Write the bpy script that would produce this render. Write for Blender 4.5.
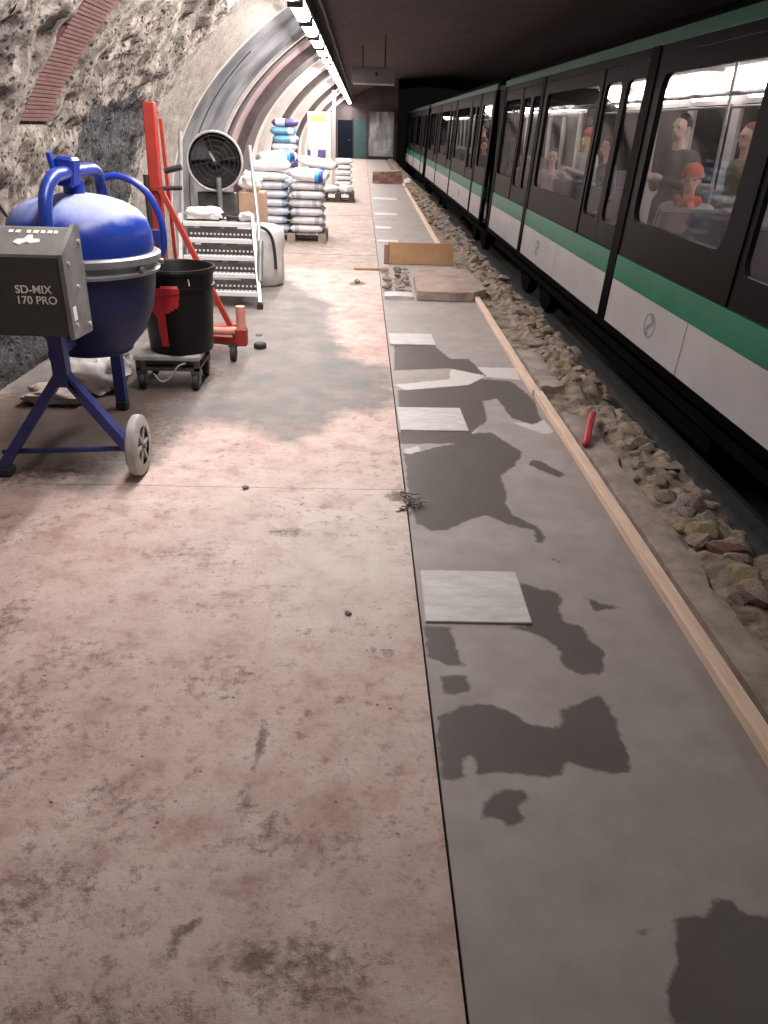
import bpy, bmesh, math, random
import numpy as np
from mathutils import Vector, Matrix, Euler, noise
random.seed(7)
for o in list(bpy.data.objects): bpy.data.objects.remove(o)
SC = bpy.context.scene
COL = SC.collection
PI = math.pi

# ------------------------------------------------------------------ camera
def make_camera():
    yaw, pitch, roll = math.radians(2.383), math.radians(26.866), math.radians(2.0)
    fw = Vector((math.sin(yaw)*math.cos(pitch), math.cos(yaw)*math.cos(pitch), -math.sin(pitch)))
    rt = Vector((math.cos(yaw), -math.sin(yaw), 0)); up = rt.cross(fw)
    r2 = rt*math.cos(roll) + up*math.sin(roll); u2 = up*math.cos(roll) - rt*math.sin(roll)
    cd = bpy.data.cameras.new('camera'); co = bpy.data.objects.new('camera', cd); COL.objects.link(co)
    m = Matrix((r2, u2, -fw)).transposed().to_4x4(); m.translation = (0, 0, 1.6)
    co.matrix_world = m
    cd.sensor_fit = 'VERTICAL'; cd.sensor_height = 36; cd.sensor_width = 27; cd.lens = 760/1024*36
    cd.clip_start = 0.05; cd.clip_end = 200
    SC.camera = co
make_camera()

# ------------------------------------------------------------------ world, exposure
W = bpy.data.worlds.new('world'); SC.world = W; W.use_nodes = True
W.node_tree.nodes['Background'].inputs[0].default_value = (0.9, 0.8, 0.78, 1)
W.node_tree.nodes['Background'].inputs[1].default_value = 0.005
vs = SC.view_settings
vs.view_transform = 'Standard'; vs.look = 'None'; vs.gamma = 1; vs.exposure = -0.06; vs.use_curve_mapping = False
LAMP_W = 33.0          # watts per platform tube light
TRAIN_E = 3.6          # emission of the carriage ceiling lights

# ------------------------------------------------------------------ materials
MATS = {}
def nodes(name):
    m = bpy.data.materials.new(name); m.use_nodes = True; MATS[name] = m
    nt = m.node_tree; b = nt.nodes['Principled BSDF']
    return m, nt, b
def N(nt, t, **kw):
    n = nt.nodes.new(t)
    for k, v in kw.items(): setattr(n, k, v)
    return n
def L(nt, a, b): nt.links.new(a, b)
def coords(nt, kind='Object', scale=None):
    c = N(nt, 'ShaderNodeTexCoord')
    if scale is None: return c.outputs[kind]
    mp = N(nt, 'ShaderNodeMapping'); mp.inputs['Scale'].default_value = scale
    L(nt, c.outputs[kind], mp.inputs['Vector']); return mp.outputs['Vector']
def noise_tex(nt, vec, scale, detail=6, rough=0.6):
    n = N(nt, 'ShaderNodeTexNoise'); n.inputs['Scale'].default_value = scale
    n.inputs['Detail'].default_value = detail; n.inputs['Roughness'].default_value = rough
    L(nt, vec, n.inputs['Vector']); return n.outputs['Fac']
def ramp(nt, fac, stops):
    r = N(nt, 'ShaderNodeValToRGB'); e = r.color_ramp.elements
    while len(e) < len(stops): e.new(0.5)
    for i, (p, c) in enumerate(stops):
        e[i].position = p; e[i].color = (c[0], c[1], c[2], 1) if not isinstance(c, (int, float)) else (c, c, c, 1)
    L(nt, fac, r.inputs['Fac']); return r.outputs['Color']
def mix(nt, fac, a, b, mode='MIX'):
    m = N(nt, 'ShaderNodeMix', data_type='RGBA', blend_type=mode)
    if isinstance(fac, (int, float)): m.inputs['Factor'].default_value = fac
    else: L(nt, fac, m.inputs['Factor'])
    for s, v in (('A', a), ('B', b)):
        i = [q for q in m.inputs if q.name == s and q.type == 'RGBA'][0]
        if isinstance(v, tuple): i.default_value = (*v[:3], 1)
        else: L(nt, v, i)
    return [q for q in m.outputs if q.type == 'RGBA'][0]
def mathn(nt, op, a, b=None, clamp=False):
    m = N(nt, 'ShaderNodeMath', operation=op, use_clamp=clamp)
    for i, v in enumerate((a, b)):
        if v is None: continue
        if isinstance(v, (int, float)): m.inputs[i].default_value = v
        else: L(nt, v, m.inputs[i])
    return m.outputs[0]
def bump(nt, b, h, strength=0.3, dist=0.01):
    n = N(nt, 'ShaderNodeBump'); n.inputs['Strength'].default_value = strength; n.inputs['Distance'].default_value = dist
    L(nt, h, n.inputs['Height']); L(nt, n.outputs['Normal'], b.inputs['Normal'])
def mat(name, c1, c2=None, scale=6.0, rough=0.6, metal=0.0, bmp=0.0, bscale=60.0, lo=0.35, hi=0.65, sc=None, coat=0.0, spec=0.5):
    m, nt, b = nodes(name)
    b.inputs['Roughness'].default_value = rough; b.inputs['Metallic'].default_value = metal
    v = coords(nt, 'Object', sc)
    c2 = c2 or tuple(x*0.8 for x in c1)
    L(nt, ramp(nt, noise_tex(nt, v, scale), [(lo, c1), (hi, c2)]), b.inputs['Base Color'])
    if bmp: bump(nt, b, noise_tex(nt, v, bscale, 4), bmp, 0.005)
    b.inputs['Specular IOR Level'].default_value = spec
    if coat: b.inputs['Coat Weight'].default_value = coat
    return m
def emat(name, c, e):
    m, nt, b = nodes(name)
    b.inputs['Base Color'].default_value = (*c, 1); b.inputs['Emission Color'].default_value = (*c, 1)
    b.inputs['Emission Strength'].default_value = e; return m
def glass(name, tint=(0.75, 0.77, 0.77), refl=0.12):
    m = bpy.data.materials.new(name); m.use_nodes = True; MATS[name] = m; nt = m.node_tree; nt.nodes.clear()
    o = N(nt, 'ShaderNodeOutputMaterial'); t = N(nt, 'ShaderNodeBsdfTransparent'); g = N(nt, 'ShaderNodeBsdfGlossy')
    t.inputs[0].default_value = (*tint, 1); g.inputs['Roughness'].default_value = 0.04
    x = N(nt, 'ShaderNodeMixShader'); lw = N(nt, 'ShaderNodeLayerWeight'); lw.inputs['Blend'].default_value = refl
    nz = noise_tex(nt, coords(nt), 3.0); k = mathn(nt, 'MULTIPLY', lw.outputs['Fresnel'], mathn(nt, 'ADD', mathn(nt, 'MULTIPLY', nz, 0.12), 0.05))
    L(nt, k, x.inputs[0]); L(nt, t.outputs[0], x.inputs[1]); L(nt, g.outputs[0], x.inputs[2]); L(nt, x.outputs[0], o.inputs[0])
    return m

def concrete_left(name='concrete_left', far=False):
    m, nt, b = nodes(name); v = coords(nt)
    at = N(nt, 'ShaderNodeAttribute', attribute_name='damp'); dt = N(nt, 'ShaderNodeAttribute', attribute_name='dirt')
    big = noise_tex(nt, v, 1.3, 5); mid = noise_tex(nt, v, 6, 8, 0.65); fine = noise_tex(nt, v, 45, 6, 0.7)
    c = ramp(nt, mid, [(0.30, (0.36, 0.24, 0.21)), (0.47, (0.53, 0.40, 0.36)), (0.7, (0.64, 0.52, 0.48))])
    c = mix(nt, ramp(nt, big, [(0.42, 0.0), (0.68, 0.6)]), c, (0.40, 0.265, 0.225))
    c = mix(nt, ramp(nt, fine, [(0.30, 0.55), (0.44, 0.0)]), c, (0.22, 0.15, 0.12))
    vo = N(nt, 'ShaderNodeTexVoronoi'); vo.inputs['Scale'].default_value = 24; vo.inputs['Randomness'].default_value = 1
    L(nt, v, vo.inputs['Vector'])
    spk = mathn(nt, 'MULTIPLY', ramp(nt, vo.outputs['Distance'], [(0.06, 1.0), (0.17, 0.0)]), ramp(nt, noise_tex(nt, v, 4.3, 3), [(0.47, 0.0), (0.60, 0.9)]))
    pd = N(nt, 'ShaderNodeAttribute', attribute_name='dust')
    c = mix(nt, mathn(nt, 'MULTIPLY', pd.outputs['Fac'], ramp(nt, mid, [(0.3, 0.35), (0.6, 0.9)])), c, (0.60, 0.54, 0.50))
    flk = mathn(nt, 'MULTIPLY', ramp(nt, noise_tex(nt, v, 17, 10, 0.78), [(0.525, 0.0), (0.64, 0.85)]), ramp(nt, noise_tex(nt, v, 2.1, 4), [(0.40, 0.15), (0.6, 1.0)]))
    c = mix(nt, flk, c, (0.22, 0.13, 0.095))
    spk = mathn(nt, 'MULTIPLY', spk, ramp(nt, noise_tex(nt, v, 31, 2), [(0.45, 0.0), (0.6, 0.9)]))
    c = mix(nt, spk, c, (0.07, 0.05, 0.045))
    dn = mathn(nt, 'ADD', dt.outputs['Fac'], mathn(nt, 'MULTIPLY', mathn(nt, 'SUBTRACT', noise_tex(nt, v, 26, 6, 0.7), 0.5), 1.7))
    dirt = mathn(nt, 'MULTIPLY', ramp(nt, dn, [(0.35, 0.0), (0.75, 1.0)]), ramp(nt, dt.outputs['Fac'], [(0.05, 0.0), (0.3, 0.75)]))
    sd = mathn(nt, 'ADD', at.outputs['Fac'], mathn(nt, 'MULTIPLY', mathn(nt, 'SUBTRACT', noise_tex(nt, v, 5, 6), 0.5), 0.34))
    damp = ramp(nt, mathn(nt, 'ADD', mathn(nt, 'MULTIPLY', sd, 2.5), 0.5), [(0.24, 1.0), (0.62, 0.0)])
    blot = ramp(nt, noise_tex(nt, v, 3.2, 7, 0.6), [(0.36, 1.0), (0.68, 0.72)])
    dm = mathn(nt, 'MULTIPLY', damp, blot)
    c = mix(nt, dm, c, mix(nt, mid, (0.115, 0.106, 0.10), (0.185, 0.172, 0.162)))
    c = mix(nt, dirt, c, (0.085, 0.055, 0.042))
    if far: c = mix(nt, 1.0, c, (0.72, 0.76, 0.75), 'MULTIPLY')
    L(nt, c, b.inputs['Base Color'])
    L(nt, ramp(nt, dm, [(0.0, 0.8), (1.0, 0.62)]), b.inputs['Roughness']); b.inputs['Specular IOR Level'].default_value = 0.25
    h = mathn(nt, 'ADD', mathn(nt, 'MULTIPLY', fine, 0.5), mathn(nt, 'SUBTRACT', mid, spk)); h = mathn(nt, 'SUBTRACT', h, dirt)
    bump(nt, b, h, 0.45, 0.012); return m
def screed():
    m, nt, b = nodes('screed'); v = coords(nt)
    at = N(nt, 'ShaderNodeAttribute', attribute_name='damp'); pl = N(nt, 'ShaderNodeAttribute', attribute_name='pale')
    big = noise_tex(nt, v, 1.6, 5); mid = noise_tex(nt, v, 7, 8); fine = noise_tex(nt, v, 60, 5)
    c = ramp(nt, mid, [(0.3, (0.265, 0.228, 0.215)), (0.7, (0.35, 0.31, 0.296))])
    c = mix(nt, ramp(nt, big, [(0.4, 0.0), (0.65, 0.5)]), c, (0.24, 0.205, 0.19))
    wob = mathn(nt, 'MULTIPLY', mathn(nt, 'SUBTRACT', noise_tex(nt, v, 22, 6), 0.5), 0.05)
    pf = ramp(nt, mathn(nt, 'ADD', mathn(nt, 'MULTIPLY', mathn(nt, 'ADD', pl.outputs['Fac'], wob), 12), 0.5), [(0.40, 1.0), (0.60, 0.0)])
    c = mix(nt, pf, c, (0.50, 0.46, 0.44))
    df = ramp(nt, mathn(nt, 'ADD', mathn(nt, 'MULTIPLY', mathn(nt, 'ADD', at.outputs['Fac'], wob), 12), 0.5), [(0.42, 1.0), (0.56, 0.0)])
    c = mix(nt, df, c, mix(nt, mid, (0.088, 0.073, 0.066), (0.120, 0.102, 0.094)))
    L(nt, c, b.inputs['Base Color'])
    L(nt, ramp(nt, df, [(0.0, 0.6), (1.0, 0.45)]), b.inputs['Roughness']); b.inputs['Specular IOR Level'].default_value = 0.35
    bump(nt, b, mathn(nt, 'ADD', mid, mathn(nt, 'MULTIPLY', fine, 0.3)), 0.12, 0.006); return m
def rough_wall():
    m, nt, b = nodes('rough_wall'); v = coords(nt)
    at = N(nt, 'ShaderNodeAttribute', attribute_name='patch'); sm = N(nt, 'ShaderNodeAttribute', attribute_name='smooth_zone')
    big = noise_tex(nt, v, 1.7, 5); mid = noise_tex(nt, v, 9, 8, 0.7); fine = noise_tex(nt, v, 40, 6, 0.7)
    c = ramp(nt, mid, [(0.36, (0.068, 0.054, 0.046)), (0.48, (0.22, 0.18, 0.15)), (0.62, (0.42, 0.37, 0.32))])
    c = mix(nt, ramp(nt, big, [(0.42, 0.0), (0.62, 0.65)]), c, ramp(nt, fine, [(0.35, (0.12, 0.10, 0.09)), (0.65, (0.27, 0.235, 0.205))]))
    vo = N(nt, 'ShaderNodeTexVoronoi'); vo.inputs['Scale'].default_value = 19; L(nt, v, vo.inputs['Vector'])
    pit = mathn(nt, 'MULTIPLY', ramp(nt, vo.outputs['Distance'], [(0.14, 1.0), (0.36, 0.0)]), ramp(nt, noise_tex(nt, v, 5, 3), [(0.40, 0.0), (0.50, 0.95)]))
    pit = mathn(nt, 'MULTIPLY', pit, mathn(nt, 'SUBTRACT', 1.0, sm.outputs['Fac'], True))
    c = mix(nt, pit, c, (0.055, 0.045, 0.04))
    c = mix(nt, mathn(nt, 'MULTIPLY', sm.outputs['Fac'], 0.6), c, ramp(nt, fine, [(0.35, (0.30, 0.26, 0.225)), (0.65, (0.45, 0.405, 0.36))]))
    pn = mathn(nt, 'ADD', at.outputs['Fac'], mathn(nt, 'MULTIPLY', mathn(nt, 'SUBTRACT', mid, 0.5), 0.7))
    pf = ramp(nt, mathn(nt, 'ADD', mathn(nt, 'MULTIPLY', pn, 3), 0.5), [(0.42, 1.0), (0.56, 0.0)])
    c = mix(nt, pf, c, ramp(nt, fine, [(0.5, (0.028, 0.027, 0.028)), (0.72, (0.16, 0.155, 0.15))]))
    L(nt, c, b.inputs['Base Color']); b.inputs['Roughness'].default_value = 0.85
    bump(nt, b, mathn(nt, 'SUBTRACT', mathn(nt, 'ADD', mid, mathn(nt, 'MULTIPLY', fine, 0.6)), pit), 0.9, 0.03); return m
def bag_mat(name, base, bands):
    # bands: list of (x0, x1, colour) in bag length coordinates (metres)
    m, nt, b = nodes(name); v = coords(nt); sx = N(nt, 'ShaderNodeSeparateXYZ'); L(nt, v, sx.inputs[0])
    c = ramp(nt, noise_tex(nt, v, 9, 5), [(0.35, base), (0.7, tuple(q*0.82 for q in base))])
    for x0, x1, bc in bands:
        f = mathn(nt, 'MULTIPLY', mathn(nt, 'GREATER_THAN', sx.outputs['X'], x0), mathn(nt, 'LESS_THAN', sx.outputs['X'], x1))
        c = mix(nt, f, c, bc)
    L(nt, c, b.inputs['Base Color']); b.inputs['Roughness'].default_value = 0.45
    bump(nt, b, noise_tex(nt, v, 14, 4), 0.35, 0.02); return m
def dusty(name, base, dust=(0.55, 0.58, 0.75), z0=0.1, z1=0.3, rough=0.35, amount=0.8):
    # paint with pale cement dust lying on surfaces that face up
    m, nt, b = nodes(name); v = coords(nt)
    g = N(nt, 'ShaderNodeNewGeometry'); s = N(nt, 'ShaderNodeSeparateXYZ'); L(nt, g.outputs['Normal'], s.inputs[0])
    f = ramp(nt, mathn(nt, 'ADD', s.outputs['Z'], mathn(nt, 'MULTIPLY', mathn(nt, 'SUBTRACT', noise_tex(nt, v, 7, 8, 0.7), 0.5), 0.9)), [(0.45, 0.0), (0.98, amount)])
    c = ramp(nt, noise_tex(nt, v, 14, 6), [(0.35, base), (0.7, tuple(q*0.75 for q in base))])
    L(nt, mix(nt, f, c, dust), b.inputs['Base Color'])
    L(nt, ramp(nt, f, [(0, rough), (1, 0.85)]), b.inputs['Roughness']); return m

concrete_left(); concrete_left('concrete_far', True); screed(); rough_wall()
mat('subfloor', (0.16, 0.13, 0.12), (0.09, 0.075, 0.07), 5, 0.9)
mat('vault_dark', (0.105, 0.083, 0.085), (0.07, 0.057, 0.059), 1.2, 0.95, bmp=0.4, bscale=8)
mat('bay_grey', (0.045, 0.047, 0.052), (0.21, 0.205, 0.215), 1.1, 0.85, bmp=0.2, bscale=14)
mat('bay_pink', (0.42, 0.30, 0.30), (0.28, 0.20, 0.20), 1.8, 0.85, bmp=0.2, bscale=14)
mat('bay_cream', (0.66, 0.60, 0.56), (0.5, 0.44, 0.41), 1.4, 0.8, bmp=0.15, bscale=14)
mat('rib_dark', (0.055, 0.042, 0.042), (0.11, 0.085, 0.082), 3, 0.85)
mat('rib_pale', (0.52, 0.48, 0.45), (0.40, 0.36, 0.34), 3, 0.6)
mat('brick_red', (0.14, 0.06, 0.055), (0.21, 0.105, 0.095), 7, 0.85, bmp=0.3)
mat('stone_tan', (0.33, 0.255, 0.195), (0.14, 0.105, 0.083), 9, 0.9, bmp=0.6, bscale=30)
mat('stone_grey', (0.31, 0.265, 0.23), (0.15, 0.125, 0.11), 9, 0.9, bmp=0.6, bscale=30)
mat('stone_ochre', (0.36, 0.29, 0.16), (0.19, 0.15, 0.09), 9, 0.9, bmp=0.6, bscale=30)
mat('stone_red', (0.30, 0.17, 0.13), (0.2, 0.12, 0.10), 9, 0.9, bmp=0.6, bscale=30)
mat('edge_rubble', (0.30, 0.232, 0.178), (0.075, 0.055, 0.043), 13, 0.95, bmp=0.9, bscale=22)
mat('mortar', (0.35, 0.29, 0.25), (0.20, 0.155, 0.13), 7, 0.9, bmp=0.6, bscale=26)
mat('timber', (0.72, 0.54, 0.42), (0.58, 0.40, 0.30), 5, 0.7, sc=(8, 0.6, 8), bmp=0.2)
mat('plywood', (0.42, 0.25, 0.12), (0.33, 0.18, 0.09), 3, 0.7)
mat('cardboard', (0.42, 0.27, 0.18), (0.34, 0.21, 0.14), 4, 0.85)
mat('tile_pale', (0.56, 0.53, 0.52), (0.43, 0.40, 0.39), 9, 0.5, bmp=0.15, sc=(1, 3, 1))
mat('blue_paint', (0.013, 0.042, 0.31), (0.010, 0.03, 0.21), 9, 0.32)
dusty('blue_dusty', (0.010, 0.038, 0.30), (0.34, 0.38, 0.62))
mat('blue_dark', (0.006, 0.011, 0.055), (0.010, 0.017, 0.08), 8, 0.45, spec=0.25)
mat('blue_frame', (0.020, 0.026, 0.15), (0.035, 0.045, 0.2), 10, 0.45)
dusty('motor_grey', (0.046, 0.043, 0.041), (0.16, 0.155, 0.145), rough=0.5, amount=0.85)
mat('ring_grey', (0.27, 0.28, 0.29), (0.17, 0.175, 0.18), 12, 0.45, 0.3)
mat('white_print', (0.72, 0.68, 0.64), (0.6, 0.56, 0.52), 12, 0.7)
mat('rubber', (0.016, 0.015, 0.016), (0.03, 0.028, 0.028), 9, 0.7)
mat('rim_grey', (0.40, 0.38, 0.36), (0.28, 0.26, 0.25), 12, 0.6)
mat('black_plastic', (0.005, 0.0045, 0.005), (0.008, 0.007, 0.007), 7, 0.45, spec=0.18)
mat('red_paint', (0.34, 0.032, 0.02), (0.27, 0.024, 0.016), 10, 0.45)
mat('red_print', (0.42, 0.014, 0.02), (0.35, 0.012, 0.016), 10, 0.5)
mat('pink_worn', (0.68, 0.36, 0.30), (0.62, 0.22, 0.17), 8, 0.5)
mat('aluminium', (0.66, 0.65, 0.64), (0.5, 0.49, 0.48), 9, 0.36, 0.55)
mat('steel_dark', (0.055, 0.052, 0.052), (0.10, 0.095, 0.095), 10, 0.5, 0.4)
mat('steel_grey', (0.26, 0.25, 0.25), (0.15, 0.145, 0.145), 8, 0.5, 0.4)
mat('white_sheet', (0.74, 0.71, 0.69), (0.62, 0.59, 0.57), 5, 0.7, bmp=0.2, bscale=12)
mat('white_sack', (0.60, 0.58, 0.56), (0.46, 0.44, 0.43), 5, 0.7, bmp=0.5, bscale=14)
bag_mat('bag_white', (0.78, 0.76, 0.76), [])
bag_mat('bag_white_blue', (0.8, 0.78, 0.78), [(0.10, 0.16, (0.05, 0.35, 0.68)), (0.16, 0.23, (0.02, 0.05, 0.28))])
bag_mat('bag_white_violet', (0.8, 0.78, 0.78), [(-0.29, -0.23, (0.10, 0.08, 0.5))])
bag_mat('bag_print', (0.66, 0.64, 0.65), [(0.12, 0.20, (0.36, 0.36, 0.40))])
bag_mat('bag_blue_end', (0.60, 0.62, 0.66), [(0.19, 0.27, (0.28, 0.34, 0.46)), (-0.28, -0.2, (0.42, 0.50, 0.62))])
bag_mat('bag_blue', (0.16, 0.38, 0.58), [(0.1, 0.22, (0.75, 0.78, 0.85))])
bag_mat('bag_purple', (0.10, 0.07, 0.22), [(-0.2, 0.0, (0.6, 0.58, 0.7))])
mat('pallet_wood', (0.34, 0.28, 0.23), (0.24, 0.19, 0.16), 5, 0.85)
mat('pallet_black', (0.03, 0.027, 0.028), (0.06, 0.055, 0.055), 5, 0.7)
mat('car_white', (0.56, 0.52, 0.515), (0.48, 0.445, 0.44), 1.2, 0.38)
mat('car_green', (0.004, 0.19, 0.105), (0.004, 0.15, 0.085), 2, 0.35)
mat('car_roof_green', (0.010, 0.12, 0.075), (0.008, 0.09, 0.055), 2, 0.4)
mat('car_black', (0.008, 0.0068, 0.007), (0.006, 0.005, 0.0053), 3, 0.4, spec=0.06)
mat('car_pillar', (0.0025, 0.0022, 0.0025), (0.002, 0.0018, 0.002), 3, 0.5, spec=0.03)
mat('car_under', (0.003, 0.0027, 0.0027), (0.005, 0.0045, 0.0045), 4, 0.9, spec=0.03)
mat('car_inside', (0.50, 0.46, 0.45), (0.42, 0.38, 0.37), 2, 0.6)
mat('car_floor', (0.10, 0.09, 0.09), (0.07, 0.065, 0.065), 3, 0.6)
mat('seat_fabric', (0.10, 0.12, 0.16), (0.2, 0.12, 0.12), 20, 0.9)
mat('mark_green', (0.20, 0.25, 0.25), (0.25, 0.30, 0.30), 10, 0.5)
emat('car_light', (1.0, 0.97, 0.93), TRAIN_E*2.2)
emat('tube_light', (1.0, 0.96, 0.93), 14.0)
glass('car_glass', (0.86, 0.86, 0.86), 0.10)
mat('lamp_housing', (0.06, 0.055, 0.055), (0.09, 0.085, 0.085), 6, 0.6)
mat('door_navy', (0.004, 0.006, 0.013), (0.006, 0.009, 0.017), 3, 0.7, spec=0.08)
mat('door_teal', (0.03, 0.075, 0.08), (0.024, 0.06, 0.065), 3, 0.6)
mat('plastic_film', (0.20, 0.205, 0.22), (0.42, 0.42, 0.44), 1.4, 0.4, lo=0.45, hi=0.72)
mat('sign_grey', (0.15, 0.14, 0.14), (0.12, 0.11, 0.11), 3, 0.6)
mat('panel_white', (0.72, 0.70, 0.64), (0.62, 0.61, 0.54), 3, 0.6)
mat('yellow_green', (0.58, 0.62, 0.2), (0.52, 0.57, 0.17), 4, 0.6)
mat('ballast', (0.006, 0.005, 0.005), (0.003, 0.0026, 0.0026), 12, 0.95, bmp=0.8, bscale=25)

# ------------------------------------------------------------------ builders
def wloc(o):
    v = Vector((0, 0, 0))
    while o is not None: v += o.location; o = o.parent
    return v
def tag(o, label=None, cat=None, group=None, kind=None):
    if label: o['label'] = label
    if cat: o['category'] = cat
    if group: o['group'] = group
    if kind: o['kind'] = kind
    return o
def thing(name, label, cat, loc=(0, 0, 0), rz=0.0, group=None, kind=None):
    o = bpy.data.objects.new(name, None); COL.objects.link(o); o.empty_display_size = 0.1
    o.location = loc; o.rotation_euler = (0, 0, rz)
    return tag(o, label, cat, group, kind)
def add_obj(name, me, parent=None, loc=(0, 0, 0)):
    o = bpy.data.objects.new(name, me); COL.objects.link(o); o.location = loc
    if parent is not None: o.parent = parent
    return o
class MB:
    def __init__(s): s.v = []; s.f = []
    def add(s, vs, fs):
        n = len(s.v); s.v += [tuple(p) for p in vs]; s.f += [tuple(i+n for i in f) for f in fs]; return s
    def box(s, c, d, rot=None):
        x, y, z = d[0]/2, d[1]/2, d[2]/2
        vs = [Vector((a*x, b*y, e*z)) for a in (-1, 1) for b in (-1, 1) for e in (-1, 1)]
        if rot is not None:
            M = Euler(rot).to_matrix() if not isinstance(rot, Matrix) else rot
            vs = [M @ p for p in vs]
        vs = [p + Vector(c) for p in vs]
        return s.add(vs, [(0, 1, 3, 2), (4, 6, 7, 5), (0, 4, 5, 1), (2, 3, 7, 6), (0, 2, 6, 4), (1, 5, 7, 3)])
    def bx(s, x0, x1, y0, y1, z0, z1):
        return s.box(((x0+x1)/2, (y0+y1)/2, (z0+z1)/2), (abs(x1-x0), abs(y1-y0), abs(z1-z0)))
    def bar(s, a, b, w, h, up=(0, 0, 1)):
        a, b = Vector(a), Vector(b); d = b-a; l = d.length; d.normalize()
        u = Vector(up); r = d.cross(u)
        if r.length < 1e-4: r = d.cross(Vector((0, 1, 0)))
        r.normalize(); u = r.cross(d)
        vs = [p + r*(i*w/2) + u*(j*h/2) for p in (a, b) for i in (-1, 1) for j in (-1, 1)]
        return s.add(vs, [(0, 1, 3, 2), (4, 6, 7, 5), (0, 4, 5, 1), (2, 3, 7, 6), (0, 2, 6, 4), (1, 5, 7, 3)])
    def tube(s, pts, r, seg=10, closed=False):
        P = [Vector(p) for p in pts]; n = len(P); rs = r if isinstance(r, (list, tuple)) else [r]*n
        T = []
        for i in range(n):
            a = P[(i-1) % n] if closed else P[max(i-1, 0)]; b = P[(i+1) % n] if closed else P[min(i+1, n-1)]
            T.append((b-a).normalized())
        u = T[0].orthogonal().normalized(); vs = []
        for i in range(n):
            u = (u - T[i]*u.dot(T[i])).normalized(); w = T[i].cross(u)
            for k in range(seg):
                a = 2*PI*k/seg; vs.append(P[i] + (u*math.cos(a) + w*math.sin(a))*rs[i])
        fs = []
        for i in range(n if closed else n-1):
            j = (i+1) % n
            for k in range(seg):
                q = (k+1) % seg; fs.append((i*seg+k, i*seg+q, j*seg+q, j*seg+k))
        if not closed:
            fs.append(tuple(range(seg))[::-1]); fs.append(tuple((n-1)*seg+k for k in range(seg)))
        return s.add(vs, fs)
    def lathe(s, prof, seg=32, c=(0, 0, 0), rot=None, caps=True):
        M = Euler(rot).to_matrix() if rot is not None else Matrix.Identity(3); c = Vector(c); vs = []; fs = []
        for r, z in prof:
            for k in range(seg):
                a = 2*PI*k/seg; vs.append(M @ Vector((r*math.cos(a), r*math.sin(a), z)) + c)
        n = len(prof)
        for i in range(n-1):
            for k in range(seg):
                q = (k+1) % seg; fs.append((i*seg+k, i*seg+q, (i+1)*seg+q, (i+1)*seg+k))
        if caps:
            fs.append(tuple(range(seg))[::-1]); fs.append(tuple((n-1)*seg+k for k in range(seg)))
        return s.add(vs, fs)
    def prism(s, poly, axis, a, b):
        # poly in the plane across axis: x -> (y,z), y -> (x,z), z -> (x,y)
        def P(p, t): return {'x': (t, p[0], p[1]), 'y': (p[0], t, p[1]), 'z': (p[0], p[1], t)}[axis]
        n = len(poly); vs = [P(p, a) for p in poly] + [P(p, b) for p in poly]
        fs = [tuple(range(n)), tuple(range(n, 2*n))[::-1]] + [(i, i+n, (i+1) % n+n, (i+1) % n) for i in range(n)]
        return s.add(vs, fs)
    def mesh(s, name, material, bevel=0.0, smooth=None, shift=None, seg=1):
        me = bpy.data.meshes.new(name)
        vs = s.v if shift is None else [(p[0]-shift[0], p[1]-shift[1], p[2]-shift[2]) for p in s.v]
        me.from_pydata(vs, [], s.f)
        bm = bmesh.new(); bm.from_mesh(me); bmesh.ops.recalc_face_normals(bm, faces=bm.faces)
        if bevel: bmesh.ops.bevel(bm, geom=[e for e in bm.edges if e.is_manifold and e.calc_face_angle(0) > 0.5], offset=bevel, segments=seg, affect='EDGES', profile=0.5, clamp_overlap=True)
        bm.to_mesh(me); bm.free()
        if smooth is not None:
            me.shade_smooth(); me.set_sharp_from_angle(angle=math.radians(smooth))
        me.materials.append(MATS[material]); return me
    def build(s, name, material, parent=None, bevel=0.0, smooth=None, world=True, seg=1):
        sh = wloc(parent) if (parent is not None and world) else None
        return add_obj(name, s.mesh(name, material, bevel, smooth, sh, seg), parent)
    def solo(s, name, material, label, cat, loc=(0, 0, 0), group=None, kind=None, bevel=0.0, smooth=None, seg=1):
        # a thing of one mesh, verts given in world space, origin at loc
        o = add_obj(name, s.mesh(name, material, bevel, smooth, loc, seg), None, loc); return tag(o, label, cat, group, kind)
def copy_tree(o, parent=None):
    c = o.copy(); COL.objects.link(c); c.parent = parent
    for ch in [q for q in COL.objects if q.parent == o and q != c]: copy_tree(ch, c)
    return c
def poly_sd(P, poly):
    # signed distance of points P (n,2) to polygon, negative inside
    Q = np.array(poly, float); n = len(Q); d = np.full(len(P), 1e9); ins = np.zeros(len(P), bool)
    for i in range(n):
        a, b = Q[i], Q[(i+1) % n]; e = b-a; w = P-a; t = np.clip((w@e)/(e@e+1e-12), 0, 1)
        d = np.minimum(d, np.hypot(*(w - t[:, None]*e).T))
        c = ((a[1] > P[:, 1]) != (b[1] > P[:, 1]))
        with np.errstate(divide='ignore', invalid='ignore'):
            xs = (b[0]-a[0])*(P[:, 1]-a[1])/(b[1]-a[1]+1e-15)+a[0]
        ins ^= c & (P[:, 0] < xs)
    return np.where(ins, -d, d)
def multi_sd(P, polys):
    d = np.full(len(P), 1.0)
    for p in polys: d = np.minimum(d, poly_sd(P, p))
    return d
def attr(me, name, vals):
    a = me.attributes.new(name, 'FLOAT', 'POINT'); a.data.foreach_set('value', np.asarray(vals, np.float32))
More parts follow.
